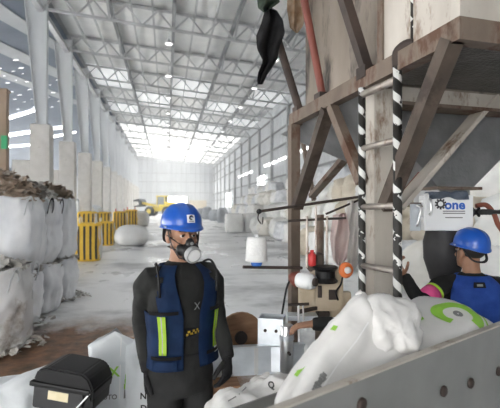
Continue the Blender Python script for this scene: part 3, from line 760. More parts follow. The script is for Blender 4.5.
# ================================================================== HOPPER TOWER
HA = math.atan((250 - 130) / F)                      # the tower is turned a little against the camera axis
AZ = TH - HA                                          # heading of its left face
c0 = CX(1.4 / .786 * .5, 1.4 / .786, 0)               # near corner on the floor
T_M = Matrix.Translation(c0) @ Matrix.Rotation(-AZ, 4, 'Z')   # local x: along right face, local y: along left face (away)
T_I = T_M.inverted()
def TX(u, v, x=0.0):                                  # pixel -> tower frame on a plane of constant local x
    o = T_I @ Vector((0, 0, CZ)); r = T_I.to_3x3() @ ray(u, v); s = (x - o.x) / r.x; return o + r * s
def TY(u, v, y=0.0):
    o = T_I @ Vector((0, 0, CZ)); r = T_I.to_3x3() @ ray(u, v); s = (y - o.y) / r.y; return o + r * s
tower = thing('hopper_tower', 'rusty steel hopper tower with braced legs above the bagging station', 'hopper', c0, -AZ)
def tp(nm, bm, m, par=None, sm=False, label=None): return put(nm, mesh_of(bm, nm, sm), m, par or tower, T_M, label)
ZB0, ZB1 = 2.44, 2.535; LY = TX(294, 120).y; WXT = 2.45
# ring beams
tp('ring_beam', bxm((-.03, 0, ZB0), (.04, LY + .04, ZB1)), M_rust)
tp('ring_beam', bxm((-.03, -.03, ZB0), (WXT, .04, ZB1)), M_rust)
tp('ring_beam', bxm((.04, LY - .03, ZB0), (WXT, LY + .04, ZB1)), M_rust)
tp('ring_beam', bxm((WXT, -.03, ZB0), (WXT + .07, LY + .04, ZB1)), M_rust)
yi = TY(440, 92, 0).y
yi = .80
tp('inner_beam', bxm((.04, yi - .04, ZB0 - .06), (WXT, yi + .05, ZB0 + .04)), M_white_st)
tp('inner_beam_flange', bxm((.04, yi - .07, ZB0 - .075), (WXT, yi + .08, ZB0 - .055)), M_rust)
# deck under-side
tp('deck_plate', bxm((.04, .04, ZB0 + .055), (WXT, yi - .04, ZB0 + .08)), M_checker)
tp('deck_plate', bxm((.04, yi + .05, ZB0 + .055), (.2, LY - .03, ZB0 + .08)), M_checker)
# legs
def leg(x, y, w_, m, z1=ZB0): return tp('leg', bxm((x - w_ / 2, y - w_ / 2, 0), (x + w_ / 2, y + w_ / 2, z1)), m)
leg(.0, LY, .08, M_rust); leg(WXT, LY, .08, M_rust); leg(WXT, yi, .1, M_rust)
pm = TX(378, 200, .1); leg(.1, pm.y, .135, M_white_st)
for k, (x, y) in enumerate(((.0, LY), (WXT, LY), (WXT, yi), (.1, pm.y))): tp('foot_plate', bxm((x - .12, y - .12, 0), (x + .12, y + .12, .02)), M_rust)
# braces of the left face
def brace(a, b, w_, t_, m, up=(1, 0, 0)): return tp('brace', barm(a, b, t_, w_, up), m)
brace(TX(328, 110), TX(297, 207), .085, .07, M_brown)
brace(TX(332, 106), TX(362, 182), .06, .06, M_rust)
brace(TX(352, 150, .75), TX(312, 196, .75), .09, .05, M_rust)
brace(TX(300, 128, .9), TX(314, 200, .9), .05, .05, M_rust)
# corner braces
brace(TX(452, 40, .0), TX(386, 208, .0), .075, .07, M_brown)
brace(TY(492, 98, yi), TY(397, 208, yi), .12, .03, M_white_st, (0, 1, 0))
brace(TY(478, 108, yi + .12), TY(402, 198, yi + .12), .03, .05, M_redpole, (0, 1, 0))
# upper hopper: side sheets with a seam, right-hand sheets
zt = 4.6
ys = TX(379, 60, -.0).y
tp('side_sheet', bxm((.055, ys, ZB1), (.075, LY - .12, zt)), M_hopper, label='brown stained hopper side sheet')
tp('side_sheet', bxm((.02, .02, ZB1), (.045, ys, zt)), M_white_st, label='whitish rust-spotted hopper side sheet')
tp('front_sheet', bxm((.045, .02, ZB1), (WXT, .045, zt)), M_white_st)
tp('back_sheet', bxm((.1, LY - .14, ZB1), (WXT, LY - .12, zt)), M_hopper)
tp('seam_angle', bxm((.005, ys - .02, ZB1), (.055, ys + .025, zt)), M_rust)
tp('corner_angle', bxm((.0, .0, ZB1), (.05, .05, zt)), M_white_st)
# cone hopper under the deck
def frustum(bm, x0, x1, y0, y1, z0, X0, X1, Y0_, Y1_, z1, th=.012):
    lo = [(x0, y0, z0), (x1, y0, z0), (x1, y1, z0), (x0, y1, z0)]; hi = [(X0, Y0_, z1), (X1, Y0_, z1), (X1, Y1_, z1), (X0, Y1_, z1)]
    A = [bm.verts.new(p) for p in lo]; B = [bm.verts.new(p) for p in hi]
    for i in range(4): j = (i + 1) % 4; bm.faces.new((A[i], A[j], B[j], B[i]))
    bmesh.ops.solidify(bm, geom=bm.faces[:], thickness=th)
sp = T_I @ P(441, 190, 2.95)
bm = bmesh.new(); frustum(bm, sp.x - .14, sp.x + .14, sp.y - .14, sp.y + .14, 1.87, .06, sp.x + .86, yi + .10, LY + .5, 2.45)
tp('cone_hopper', bm, M_cone, label='worn grey steel cone hopper')
tp('spout', bxm((sp.x - .13, sp.y - .13, 1.62), (sp.x + .13, sp.y + .13, 1.88), bev=.01), M_cone)
tp('spout_flange', bxm((sp.x - .18, sp.y - .18, 1.855), (sp.x + .18, sp.y + .18, 1.875)), M_rust)
# rubber filling boot under the spout
bm = lathem([(.10, .40), (.115, .34), (.135, .26), (.13, .14), (.10, .04), (.09, 0)], (sp.x - .02, sp.y - .05, 1.24), seg=22)
tp('filling_boot', bm, M_rubber, sm=True, label='black rubber filling boot')
# raking poles above the ring beam
def wp(u, v, d): return T_I @ P(u, v, d)
tp('raking_pole', tubem([wp(300, 112, 3.55), wp(218, -155, 3.45)], .033, 12), M_dark, label='dark raking pole with black cloth')
tp('raking_pole', tubem([wp(323, 99, 3.1), wp(280, -128, 3.0)], .028, 12), M_redpole, label='red oxide raking pole')
tp('raking_pole', barm(wp(368, 74, 2.5), wp(305, -126, 2.4), .06, .055), M_dark, label='dark brown raking angle iron')
for u, v, d in ((300, 112, 3.55), (323, 99, 3.1), (368, 74, 2.5)): tp('pole_bracket', bxm(wp(u, v, d) - Vector((.05, .05, .03)), wp(u, v, d) + Vector((.07, .05, .04))), M_dark)

# black cloth and rag hanging from the dark pole
def hang_cloth(name, outline, d, m, label, cat='cloth', thick=.02, seed=1, amp=.05):
    """outline of pixels at distance d -> cloth with folds and thickness"""
    N = 26; us = [p[0] for p in outline]; v0, v1 = min(p[1] for p in outline), max(p[1] for p in outline)
    def span(v):
        xs = []
        for (a, b), (c_, e) in zip(outline, outline[1:] + outline[:1]):
            if (b <= v < e) or (e <= v < b): xs.append(a + (c_ - a) * (v - b) / (e - b))
        return (min(xs), max(xs)) if len(xs) > 1 else None
    bm = bmesh.new(); rows = []
    for j in range(N):
        v = v0 + (v1 - v0) * (j + .5) / N; s = span(v)
        if not s: continue
        row = []
        for i in range(13):
            t_ = i / 12; u = s[0] + (s[1] - s[0]) * t_
            dd = d + amp * math.sin(t_ * 9 + v * .05 + seed) + amp * .8 * noise.noise(Vector((t_ * 4, v * .07, seed)))
            row.append(bm.verts.new(P(u, v, dd)))
        rows.append(row)
    for a, b in zip(rows, rows[1:]):
        for i in range(12): bm.faces.new((a[i], a[i + 1], b[i + 1], b[i]))
    bmesh.ops.solidify(bm, geom=bm.faces[:], thickness=thick)
    o = part(name, bm, m, smooth=True); return tag(o, label, cat)
hang_cloth('black_cloth', [(266, 6), (276, 9), (283, 20), (285, 33), (280, 46), (277, 60), (270, 71), (267, 75), (262, 86), (257, 84), (258, 73), (263, 61), (257, 49), (256, 36), (261, 24)], 3.42, M_cloth_black, 'black cloth hanging over the dark raking pole')
hang_cloth('green_rag', [(256, -10), (276, -10), (280, 2), (272, 8), (264, 13), (258, 8)], 3.38, mat('dark_green_rag', (.03, .045, .035), (.10, .14, .10), rough=.9, scale=12, bump=.3), 'dark green rag knotted at the top of the dark pole')
hang_cloth('brown_sack', [(287, -10), (303, -10), (306, 10), (303, 26), (297, 34), (290, 28), (287, 10)], 3.45, mat('brown_sacking', (.30, .19, .11), (.52, .42, .32), rough=.9, scale=14, bump=.4), 'brown sacking hanging between the dark and red poles', amp=.03)

# ladder with taped rails
def PV(u, d, z): q = P(u, HZ, d); return Vector((q.x, q.y, z))
la, lb = PV(362, 2.45, 0), PV(397.5, 2.17, 0)
lad = thing('ladder', 'fixed pipe ladder with black and white taped rails on the tower', 'ladder', (la + lb) / 2)
z_top = 1.74 + 112 / F * 2.45
def rail(x, y, z0, z1, r=.021):
    me = mesh_of(tubem([(0, 0, z0), (0, 0, z1)], r, 14), 'rail', True); return put('rail', me, M_candy, lad, Matrix.Translation((x, y, 0)))
rail(la.x, la.y, 0, z_top + .04); rail(lb.x, lb.y, 0, 1.74 + 150 / F * 2.17, .023)
u3 = PV(414, 2.12, 0); rail(u3.x, u3.y, 1.74 + 158 / F * 2.12, 4.0, .017)
pts = smooth_path([lb + Vector((0, 0, 1.74 + 140 / F * 2.17)), lb + Vector((0, 0, 1.74 + 154 / F * 2.17)), (lb + u3) / 2 + Vector((0, 0, 1.74 + 160 / F * 2.17)), u3 + Vector((0, 0, 1.74 + 163 / F * 2.12))], 5)
part('elbow', tubem(pts, .026, 12), M_dark, lad, True)
M_rung = mat('worn_rung_pipe', (.30, .26, .23), (.45, .41, .37), rough=.45, metal=.5, scale=14, c3=(.16, .09, .06), c3at=.6, c3scale=10)
for zz in (z_top, 2.08, 1.74, 1.40, 1.08, .76, .44, .14):
    part('rung', tubem([la + Vector((0, 0, zz)), lb + Vector((0, 0, zz + .008))], .018 if zz < z_top else .021, 10), M_rung, lad, True)

# ================================================================== BAG CLOSING STATION
# roller conveyor trough behind the standing worker
def frame_between(a, b):
    d = (b - a); d.z = 0; return Matrix.Translation((a.x, a.y, 0)) @ Matrix.Rotation(math.atan2(d.y, d.x), 4, 'Z'), d.length
ta, tb = P(206, 350, 2.42), P(304, 345, 2.50)
TM, TL = frame_between(ta, tb)
tro = thing('bag_conveyor', 'galvanised trough conveyor beside the closing machine, behind the worker hand', 'conveyor', TM.translation, TM.to_euler().z)
qt = lambda nm, bm, m, sm=False, label=None, par=None: put(nm, mesh_of(bm, nm, sm), m, par or tro, TM, label)
zt_ = .925
for k in range(2): qt('side_panel', bxm((k * TL / 2 + .004, -.012, zt_ - .165), ((k + 1) * TL / 2 - .004, .0, zt_)), M_galv)
qt('top_lip', bxm((0, -.03, zt_), (TL, .012, zt_ + .008)), M_galv); qt('rear_panel', bxm((0, .46, zt_ - .165), (TL, .472, zt_)), M_galv)
qt('seam_strip', bxm((TL / 2 - .012, -.018, zt_ - .16), (TL / 2 + .012, -.012, zt_ - .005)), M_chrome)
qt('bed', bxm((0, 0, zt_ - .165), (TL, .46, zt_ - .15)), M_belt)
for x in (.05, TL - .05):
    for y in (.03, .43): qt('leg', bxm((x - .025, y - .025, 0), (x + .025, y + .025, zt_ - .165)), M_rust)
# timber block under the trough
tw = P(221, 388, 2.36); o = part('timber_block', bxm((tw.x - .11, tw.y - .07, .70), (tw.x + .10, tw.y + .07, .757), bev=.006), M_wood, tro)
# galvanised boxes and post on the trough
gb = P(272, 333, 2.52)
t = thing('steel_box', 'open galvanised steel box standing on the trough conveyor', 'box', (gb.x, gb.y, .775)); Rz = Matrix.Translation((gb.x, gb.y, .775)) @ Matrix.Rotation(R(-24), 4, 'Z')
for lo, hi in (((-.075, -.06, 0), (.075, -.054, .31)), ((-.075, .054, 0), (.075, .06, .31)), ((-.075, -.054, 0), (-.069, .054, .31)), ((.069, -.054, 0), (.075, .054, .31)), ((-.069, -.054, 0), (.069, .054, .006))):
    put('panel', mesh_of(bxm(lo, hi), 'panel'), M_galv, t, Rz)
for x, z in ((-.03, .24), (.035, .24), (-.03, .12)): put('bolt', mesh_of(lathem([(.009, 0), (.009, .008), (.005, .011)], (x, -.06, z), (0, -1, 0), 10), 'bolt'), M_dark, t, Rz)
gp = P(286.5, 333, 2.46)
t = thing('steel_post', 'short round bright steel post beside the steel box', 'post', (gp.x, gp.y, .775))
part('tube', lathem([(.04, 0), (.04, .27), (.036, .275), (.03, .275)], (gp.x, gp.y, .775), seg=20), M_chrome, t, True)
part('collar', lathem([(.044, .19), (.044, .22)], (gp.x, gp.y, .775), seg=20), M_galv, t); part('set_screw', lathem([(.008, 0), (.008, .03)], (gp.x, gp.y - .04, .9), (0, -1, 0), 8), M_dark, t)
gs = P(245, 332, 2.75)
o = part('galvanised_plate', bxm((gs.x - .16, gs.y - .01, .775), (gs.x + .13, gs.y + .01, 1.0)), M_galv); tag(o, 'pale galvanised plate standing behind the steel box', 'plate')
gd = P(240, 350, 2.62)
t = thing('wooden_reel', 'brown round wooden reel end leaning in the trough', 'reel', (gd.x, gd.y, .775))
part('disc', lathem([(.02, -.012), (.15, -.012), (.155, -.008), (.155, .008), (.15, .012), (.02, .012)], (gd.x, gd.y, .93), (.15, -1, 0), 28), M_wood, t, False)
part('hub', lathem([(.04, -.03), (.04, .03)], (gd.x, gd.y, .93), (.15, -1, 0), 16), M_dark, t)

# the bag closing machine on its column
D0 = 2.72
mc = P(326, 300, D0); mb = (mc.x, mc.y, 0)
sew = thing('bag_closing_machine', 'bag closing sewing machine on a column with thread cone and rods', 'machine', mb)
def sp_(nm, bm, m, sm=False, par=None, label=None): return put(nm, mesh_of(bm, nm, sm), m, par or sew, None, label)
pp = lambda u, v, dd=0.0: P(u, v, D0 + dd)
sp_('column', tubem([(mc.x, mc.y + .12, 0), (mc.x, mc.y + .12, pp(0, 215).z)], .03, 12), M_rust)
sp_('base', bxm((mc.x - .22, mc.y - .1, 0), (mc.x + .22, mc.y + .34, .03)), M_rust)
# machine head: castings
def slab(u0, v0, u1, v1, d0, d1, bev=.012):
    """block whose front face spans pixels (u0,v0)-(u1,v1) at distance d0, d1 deep"""
    a = P(u0, v1, d0); b = P(u1, v0, d0); c = (a + b) / 2; wx = (b - a).xy.length
    M = Matrix.Translation((c.x, c.y, 0)) @ Matrix.Rotation(-TH, 4, 'Z'); bm = bmesh.new(); box(bm, (-wx / 2, 0, a.z), (wx / 2, d1, b.z), M, bev); return bm
sp_('head_casting', slab(312, 270, 344, 312, D0 - .05, .13, .02), M_mach, label='beige machine head casting')
sp_('head_casting', slab(300, 288, 316, 318, D0 - .06, .12, .015), M_mach)
sp_('cover_plate', slab(329, 290, 337, 300, D0 - .062, .02, .004), M_dark); sp_('cover_plate', slab(318, 286, 322, 298, D0 - .062, .02, .004), M_dark)
sp_('top_housing', slab(309, 254, 324, 272, D0 - .04, .12, .012), M_brown)
sp_('red_oil_cup', lathem([(.02, 0), (.026, .01), (.026, .07), (.012, .085), (.012, .10)], pp(312, 266, -.08), seg=14), M_red, True)
pl = sp_('pulley', lathem([(.02, -.05), (.075, -.05), (.08, -.04), (.062, -.02), (.062, .02), (.08, .04), (.075, .05), (.02, .05)], pp(325, 274, -.1), (0, 0, 1), 22), M_black, False)
sp_('motor', lathem([(.03, -.06), (.045, -.055), (.05, -.03), (.05, .03), (.042, .055), (.02, .06)], pp(306, 281, -.12), (.6, -.8, 0), 20), M_boxw, True)
sp_('motor_cap', lathem([(.012, .06), (.025, .06), (.025, .075), (.01, .08)], pp(306, 281, -.12), (.6, -.8, 0), 16), M_dark, False)
ho = sp_('tension_disc', lathem([(.01, 0), (.045, 0), (.05, .012), (.045, .024), (.03, .03), (.01, .03)], pp(345, 270, -.1), (.1, -1, .1), 20), M_orange, True)
sp_('disc_centre', lathem([(.003, .03), (.022, .03), (.02, .042), (.006, .045)], pp(345, 270, -.1), (.1, -1, .1), 14), M_badge, True, ho)
sp_('dark_lever', lathem([(.02, -.04), (.045, -.03), (.05, 0), (.04, .035), (.015, .05)], pp(296, 279, -.06), (.7, -.2, .4), 14), M_redpole, True)
# upright rods and cross rods
for u in (307, 327): sp_('rod', tubem([pp(u, 268), pp(u, 216)], .009, 8), M_rung)
sp_('rod', tubem([pp(316, 262, -.03), pp(316, 206, -.03)], .007, 8), M_rung)
sp_('cross_rod', tubem([pp(288, 221), pp(346, 218)], .008, 8), M_dark)
gr_ = sp_('guide_rod', tubem([pp(259, 211.5, -.1), pp(358, 197, .1)], .009, 8), M_dark)
ell_bm = bmesh.new(); ell(ell_bm, pp(259, 211.5, -.1), (.017, .017, .017), None, 12, 8); sp_('rod_ball', ell_bm, M_black, True, gr_)
sp_('eyelet', tubem(smooth_path([pp(259, 212, -.1), pp(258, 219, -.1), pp(262, 224, -.1), pp(263, 217, -.1)], 4), .004, 6), M_dark, False, gr_)
ca = sp_('cone_arm', tubem([pp(243, 267, -.15), pp(302, 268, 0)], .010, 8), M_dark)
tcx = pp(256.5, 264, -.15)
tco = thing('thread_cone', 'white thread cone on a blue holder at the machine arm', 'thread', tcx)
part('thread', lathem([(.055, .015), (.068, .02), (.066, .06), (.060, .15), (.055, .165), (.02, .165)], tcx, seg=24), M_thread, tco, True)
part('holder', lathem([(.012, -.012), (.03, -.01), (.035, .0), (.035, .016), (.02, .018)], tcx + Vector((0, 0, .0)), seg=16), M_blue, tco, False)
part('core', lathem([(.012, .16), (.012, .18), (.009, .18)], tcx, seg=12), M_boxw, tco)
# T handle and clamp
sp_('tee_handle', tubem([pp(288, 305, -.2), pp(309, 304, -.2)], .009, 8), M_dark); sp_('tee_stem', tubem([pp(298.5, 305, -.2), pp(299, 346, -.2)], .008, 8), M_chrome); sp_('tee_stem', tubem([pp(303, 305, -.2), pp(304, 330, -.2)], .006, 8), M_chrome)
sp_('support_bracket', barm(pp(298, 312, -.2), pp(316, 308, -.05), .02, .02), M_dark)
sp_('cable', tubem(smooth_path([pp(292, 276, -.05), pp(287, 287, -.05), pp(284, 302, -.08), pp(281, 322, -.12), pp(280, 340, -.14)], 5), .007, 8), M_black, True)
sp_('cable', tubem(smooth_path([pp(343, 274, -.1), pp(341, 284, -.1), pp(336, 292, -.08), pp(338, 300, -.05)], 5), .006, 8), M_black, True)
sp_('thread_line', tubem([tcx + Vector((0, 0, .17)), pp(262, 222, -.1)], .0015, 5), M_thread); 
sp_('work_plate', slab(288, 316, 318, 321, D0 - .15, .1, .003), M_galv)
sp_('gear_box', slab(318, 312, 330, 326, D0 - .04, .1, .008), M_dark); sp_('belt_guard', slab(330, 292, 352, 318, D0 - .02, .06, .02), M_mach)
# pink-white film bags hung on the rods behind the machine
hang_cloth('film_bag', [(333, 214), (346, 212), (350, 232), (347, 258), (340, 268), (333, 260), (330, 238)], 3.05, M_pink, 'pale pink film bag hanging behind the machine, left of two', 'film bag', .015, 3, .035)
hang_cloth('film_bag', [(347, 200), (360, 199), (362, 226), (360, 262), (353, 272), (347, 262), (345, 226)], 3.12, mat('pale_film', (.72, .70, .68), (.82, .79, .77), rough=.4, scale=6, bump=.4), 'whitish film bag hanging behind the ladder, right of two', 'film bag', .015, 4, .035)
part('hanging_rail', tubem([P(326, 214, 3.05), P(366, 197, 3.15)], .008, 8), M_dark, tower)

# control box with the printed name
bx0 = P(448.5, 213, 2.78)
ob = thing('control_box', 'white control box printed one with a grey rag on top', 'control box', (bx0.x, bx0.y, 1.5), -TH - .1)
BM = Matrix.Translation((bx0.x, bx0.y, 0)) @ Matrix.Rotation(-TH - .1, 4, 'Z')
qb = lambda nm, bm, m, sm=False, par=None: put(nm, mesh_of(bm, nm, sm), m, par or ob, BM)
zc = bx0.z; wbx, hbx = .155, .118
body = qb('body', bxm((-wbx, 0, zc - hbx), (wbx, .12, zc + hbx), bev=.006), M_boxw)
qb('lid', bxm((-wbx + .004, -.012, zc - hbx + .004), (wbx - .004, 0, zc + hbx - .004), bev=.003), M_boxw)
def flat_text(s, size, x, z, m, par, nm, bold=0.0):
    me = text_mesh(s, size, bold); me.transform(BM @ Matrix.Translation((x, -.0135, z)) @ Matrix.Rotation(R(90), 4, 'X')); me.materials.clear(); return put(nm, me, m, par)
flat_text('one', .085, .035, zc + .052, M_navy, ob, 'name_print', .003)
gear = bmesh.new()
for k in range(10):
    a = 2 * math.pi * k / 10; Mg = Matrix.Translation((-.055, -.0138, zc + .06)) @ Matrix.Rotation(a, 4, 'Y'); box(gear, (-.006, -.0006, .024), (.006, .0006, .037), Mg)
g2 = ring2d(.016, .027, 0, 360, 24); g2.transform(Matrix.Translation((-.055, -.0138, zc + .06)) @ Matrix.Rotation(R(90), 4, 'X')); gear.from_mesh(g2)
qb('gear_print', gear, M_rubber)
for k, (w_, z_) in enumerate(((.14, .012), (.14, -.002), (.11, -.03))): qb('print_line', bxm((.03 - w_ / 2, -.0135, zc + z_ - .0035), (.03 + w_ / 2, -.0125, zc + z_ + .0035)), M_grey_print)
for zz in (zc + .07, zc - .05): qb('latch', bxm((-wbx - .012, .03, zz - .02), (-wbx, .06, zz + .02)), M_chrome)
qb('handle', tubem(smooth_path([(-wbx + .03, -.012, zc + .09), (-wbx + .03, -.045, zc + .08), (-wbx + .03, -.045, zc + .0), (-wbx + .03, -.012, zc - .01)], 4), .008, 8), M_chrome, True)
qb('side_bracket', bxm((-wbx - .085, .01, zc - .12), (-wbx - .02, .03, zc + .06)), M_galv); qb('side_lever', tubem(smooth_path([(-wbx - .05, .0, zc + .05), (-wbx - .03, -.03, zc + .03), (-wbx - .055, -.03, zc - .09)], 4), .008, 8), M_chrome, True)
qb('arm_bracket', bxm((-wbx - .10, .03, zc + .04), (-wbx + .02, .07, zc + .07)), M_rust)
qb('hanger', bxm((-.02, .05, zc + hbx), (.02, .09, 2.0)), M_rust)
# rag on top of the box
bm = bmesh.new(); N = 16; g_ = {}
for i in range(N + 1):
    for j in range(9):
        x = -.13 + .25 * i / N; y = -.03 + .13 * j / 8
        z = zc + hbx + .022 + .018 * noise.noise(Vector((x * 16, y * 16, 2))) + (-.045 * max(0, (-y - .005) / .025) if y < -.005 else 0)
        g_[i, j] = bm.verts.new((x, y, z))
for i in range(N):
    for j in range(8): bm.faces.new((g_[i, j], g_[i + 1, j], g_[i + 1, j + 1], g_[i, j + 1]))
bmesh.ops.solidify(bm, geom=bm.faces[:], thickness=.012)
o = put('grey_rag', mesh_of(bm, 'grey_rag', True), M_jean, None, BM); tag(o, 'grey-blue rag folded over the top of the control box', 'rag')
# valve block and hose to the right of the box
vb = P(479, 212, 2.95)
t = thing('valve_block', 'dark valve with cross handle right of the control box', 'valve', vb)
part('body', bxm(vb - Vector((.05, .03, .02)), vb + Vector((.09, .03, .02)), bev=.008), M_rubber, t)
for s in (-1, 1): part('cross_handle', barm(vb + Vector((-.09, -.04, -.03 * s)), vb + Vector((-.03, -.04, .03 * s)), .014, .012), M_black, t)
part('pipe', tubem([vb + Vector((.05, 0, 0)), vb + Vector((.5, .1, .0))], .015, 8), M_rubber, t)
hp = [P(476, 206, 3.1), P(486, 205, 3.1), P(494, 214, 3.1), P(499, 226, 3.1), P(512, 240, 3.1), P(530, 238, 3.1)]
o = part('air_hose', tubem(smooth_path(hp, 6), .018, 10), M_hose, smooth=True); tag(o, 'red-brown hose curving down right of the control box', 'hose')
# white notice behind the ladder
nb = P(391, 236, 2.72); t = thing('notice_plate', 'small white notice plate with a dark mark behind the ladder', 'sign', nb)
part('plate', slab(386, 222, 398, 252, 2.72, .008, .002), M_boxw, t); rg2 = ring2d(.008, .018, 0, 300, 16); rg2.transform(Matrix.Translation(P(391, 240, 2.715)) @ Matrix.Rotation(-TH, 4, 'Z') @ Matrix.Rotation(R(90), 4, 'X')); put('mark', rg2, M_rubber, t)

# ================================================================== FOREGROUND CONVEYOR AND SACKS
def pillow(L, W, T, seed, wr=.012, seg=32, rows=30, pinch=.35, slump=0.0):
    bm = bmesh.new(); rings = []; off = Vector((seed * 5.1, seed * 3.3, seed * 1.9))
    for j in range(rows + 1):
        s = -1 + 2 * j / rows; e = max(0.0, 1 - abs(s) ** 5)
        tw = T / 2 * (e ** .55 + .02); ww = W / 2 * (1 - pinch * .25 * abs(s) ** 6)
        rr = []
        for i in range(seg):
            a = 2 * math.pi * i / seg; c, sn = sup(a, 2.6)
            p = Vector((s * L / 2, c * ww, sn * tw))
            q = Vector((p.x * 5, p.y * 5, sn * 1.5)) + off
            end = abs(s) ** 3
            d_ = wr * (noise.noise(q) + .6 * noise.noise(q * 2.3)) + wr * 1.6 * end * noise.noise(Vector((p.x * 4, p.y * 22, sn)) + off)
            p.z += d_ * (1 if sn > 0 else -1) * (.4 + abs(sn)) + slump * p.x * abs(p.x); p.y += wr * .8 * noise.noise(q * 1.3 + Vector((9, 9, 9)))
            p.x += wr * 2.0 * end * noise.noise(Vector((p.y * 9, sn * 2, 4)) + off)
            rr.append(bm.verts.new(p))
        rings.append(rr)
    for a, b in zip(rings, rings[1:]):
        for i in range(seg): bm.faces.new((a[i], a[(i + 1) % seg], b[(i + 1) % seg], b[i]))
    bm.faces.new(rings[0][::-1]); bm.faces.new(rings[-1])
    return mesh_of(bm, 'sack', True)
def axes(o, x, y):
    x = Vector(x).normalized(); z = x.cross(Vector(y)).normalized(); y = z.cross(x)
    M = Matrix((x, y, z)).transposed().to_4x4(); M.translation = o; return M
ca_, cb_ = CX(-.10, .8888, 0), CX(1.09, 1.785, 0)
CM, CL = frame_between(ca_, cb_)                     # local x along the conveyor, local y away from the camera
cv = thing('sack_conveyor', 'grey side guard and belt conveyor across the near right corner', 'conveyor', CM.translation, CM.to_euler().z)
qc = lambda nm, bm, m, sm=False: put(nm, mesh_of(bm, nm, sm), m, cv, CM)
GZ = 1.25
qc('side_guard', bxm((0, -.008, GZ - .30), (CL, 0, GZ), bev=.002), M_plate); qc('guard_edge', bxm((0, -.010, GZ), (CL, .016, GZ + .006)), M_white_st)
qc('belt', bxm((0, .02, .97), (CL, .38, .985)), M_belt); qc('bed', bxm((0, .005, .90), (CL, .395, .965)), M_plate); qc('far_guard', bxm((0, .395, .90), (CL, .403, 1.06)), M_plate)
for x in (.06, CL - .08):
    for y in (.03, .37): qc('leg', bxm((x - .03, y - .02, 0), (x + .03, y + .02, .90)), M_rust)
def on_guard(u, v):
    Mi = CM.inverted(); o = Mi @ Vector((0, 0, CZ)); r = Mi.to_3x3() @ ray(u, v); return o + r * ((-.008 - o.y) / r.y)
for u, v in ((443, 391), (470, 383), (498, 371), (361, 404)):
    p = on_guard(u, v); qc('bolt', lathem([(.019, -.002), (.019, .007), (.012, .011)], p, (0, -1, 0), 14), M_dark, True)
# leaning sack on the conveyor
def cp(x, y, z): return CM @ Vector((x, y, z))
s1o = P(354, 377, 1.42)
dirx = (P(372, 300, 1.56) - P(296, 405, 1.36)).normalized(); diry = (P(420, 352, 1.52) - P(315, 345, 1.42)).normalized()
t = thing('leaning_sack', 'white printed sack leaning on the conveyor guard in the foreground', 'sack', cp(.5, .2, .985)); S1 = axes(s1o, dirx, diry)
me = pillow(.49, .34, .18, 71, .02, 48, 44); fold_noise(me, .010, 8, 2, (.5, 1.6, 1)); fold_noise(me, .004, 22, 6)
sk = put('body', me, M_sack, t, S1)
# crumpled loose neck of the sack
bm = bmesh.new(); cen = P(384, 333, 1.50)
ell(bm, (0, 0, 0), (.13, .135, .10), None, 48, 32); me = mesh_of(bm, 'crumpled_neck', True); fold_noise(me, .03, 7, 3); fold_noise(me, .016, 17, 5); fold_noise(me, .008, 36, 9)
put('crumpled_neck', me, M_sack, t, axes(cen, dirx, diry))
nrm = dirx.cross(diry)
if nrm.dot(Vector((0, 0, CZ)) - s1o) < 0: uxs, uys = diry, dirx
else: uxs, uys = dirx, diry
def sack_print(me2, m, px, d, ux, uy, par, tgt, nm):
    ux = Vector(ux).normalized(); uy = (Vector(uy) - ux * Vector(uy).dot(ux)).normalized()
    c_ = P(px[0], px[1], d)
    if ux.cross(uy).dot(Vector((0, 0, CZ)) - c_) < 0: uy = -uy
    return decal(nm, me2, m, tgt, c_, ux, uy, par)
for k in range(7): sack_print(rect2d(.009, .016 + .004 * (k % 3)), M_grey_print, (302 + k * 2.0, 388 - k * 2.4), 1.38, dirx, -diry, t, sk, 'text_print')
sack_print(rect2d(.06, .008), M_green, (296, 372), 1.36, dirx, -diry, t, sk, 'green_print')

sack_print(rect2d(.34, .004), M_badge, (330, 362), 1.40, dirx, -diry, t, sk, 'fold_line')
sack_print(rect2d(.02, .008), M_green, (333, 328), 1.42, dirx, -diry, t, sk, 'green_print')
# sack lying behind with the green ring print
s2o = CM @ Vector((1.20, .21, 1.135)); s2x = CM.to_3x3() @ Vector((1, .0, .16)); s2y = CM.to_3x3() @ Vector((0, 1, .22))
t = thing('lying_sack', 'white sack with green ring print lying on the conveyor at right', 'sack', CM @ Vector((1.18, .2, .985))); S2 = axes(s2o, s2x, s2y)
sk2 = put('body', pillow(.66, .40, .33, 74, .014), M_sack, t, S2)
c2 = P(457, 317, 1.75)
for nm, me2, off_ in (('green_ring', ring2d(.045, .082, -50, 235, 30, 1.35), (0, 0)), ('dark_spot', ring2d(.004, .02, 0, 360, 16), (.0, .0)), ('green_arc', ring2d(.092, .1, -30, 60, 14, 1.35), (0, 0))):
    decal(nm, me2, M_grey_print if nm == 'dark_spot' else M_green, sk2, c2, RT, FW + UP * .55, t)
gt = text_mesh('C', .09, .003); gt.materials.clear(); decal('green_letter', gt, M_green, sk2, P(414, 317, 1.72), RT, FW + UP * .55, t)
# crumpled sack at the near end of the conveyor
t = thing('crumpled_sack', 'empty crumpled white sack with letter Q at the bottom centre', 'sack', P(247, 400, 1.62))
me = pillow(.36, .30, .13, 77, .03, 48, 44); fold_noise(me, .02, 9, 2); fold_noise(me, .009, 24, 6); S3 = axes(P(262, 412, 1.62), P(292, 388, 1.72) - P(228, 425, 1.56), P(300, 428, 1.5) - P(250, 395, 1.7))
sk3 = put('body', me, M_sack, t, S3)
qm = text_mesh('Q', .03, .001); qm.materials.clear(); decal('letter_print', qm, M_rubber, sk3, P(272, 387, 1.6), RT, UP + FW * .3, t)
for k, (u, v) in enumerate(((240, 388), (236, 396), (249, 402))):
    decal('print_line', rect2d(.07 - .015 * k, .004), M_grey_print, sk3, P(u, v, 1.6), RT + UP * .5, UP - RT * .5 + FW * .3, t)

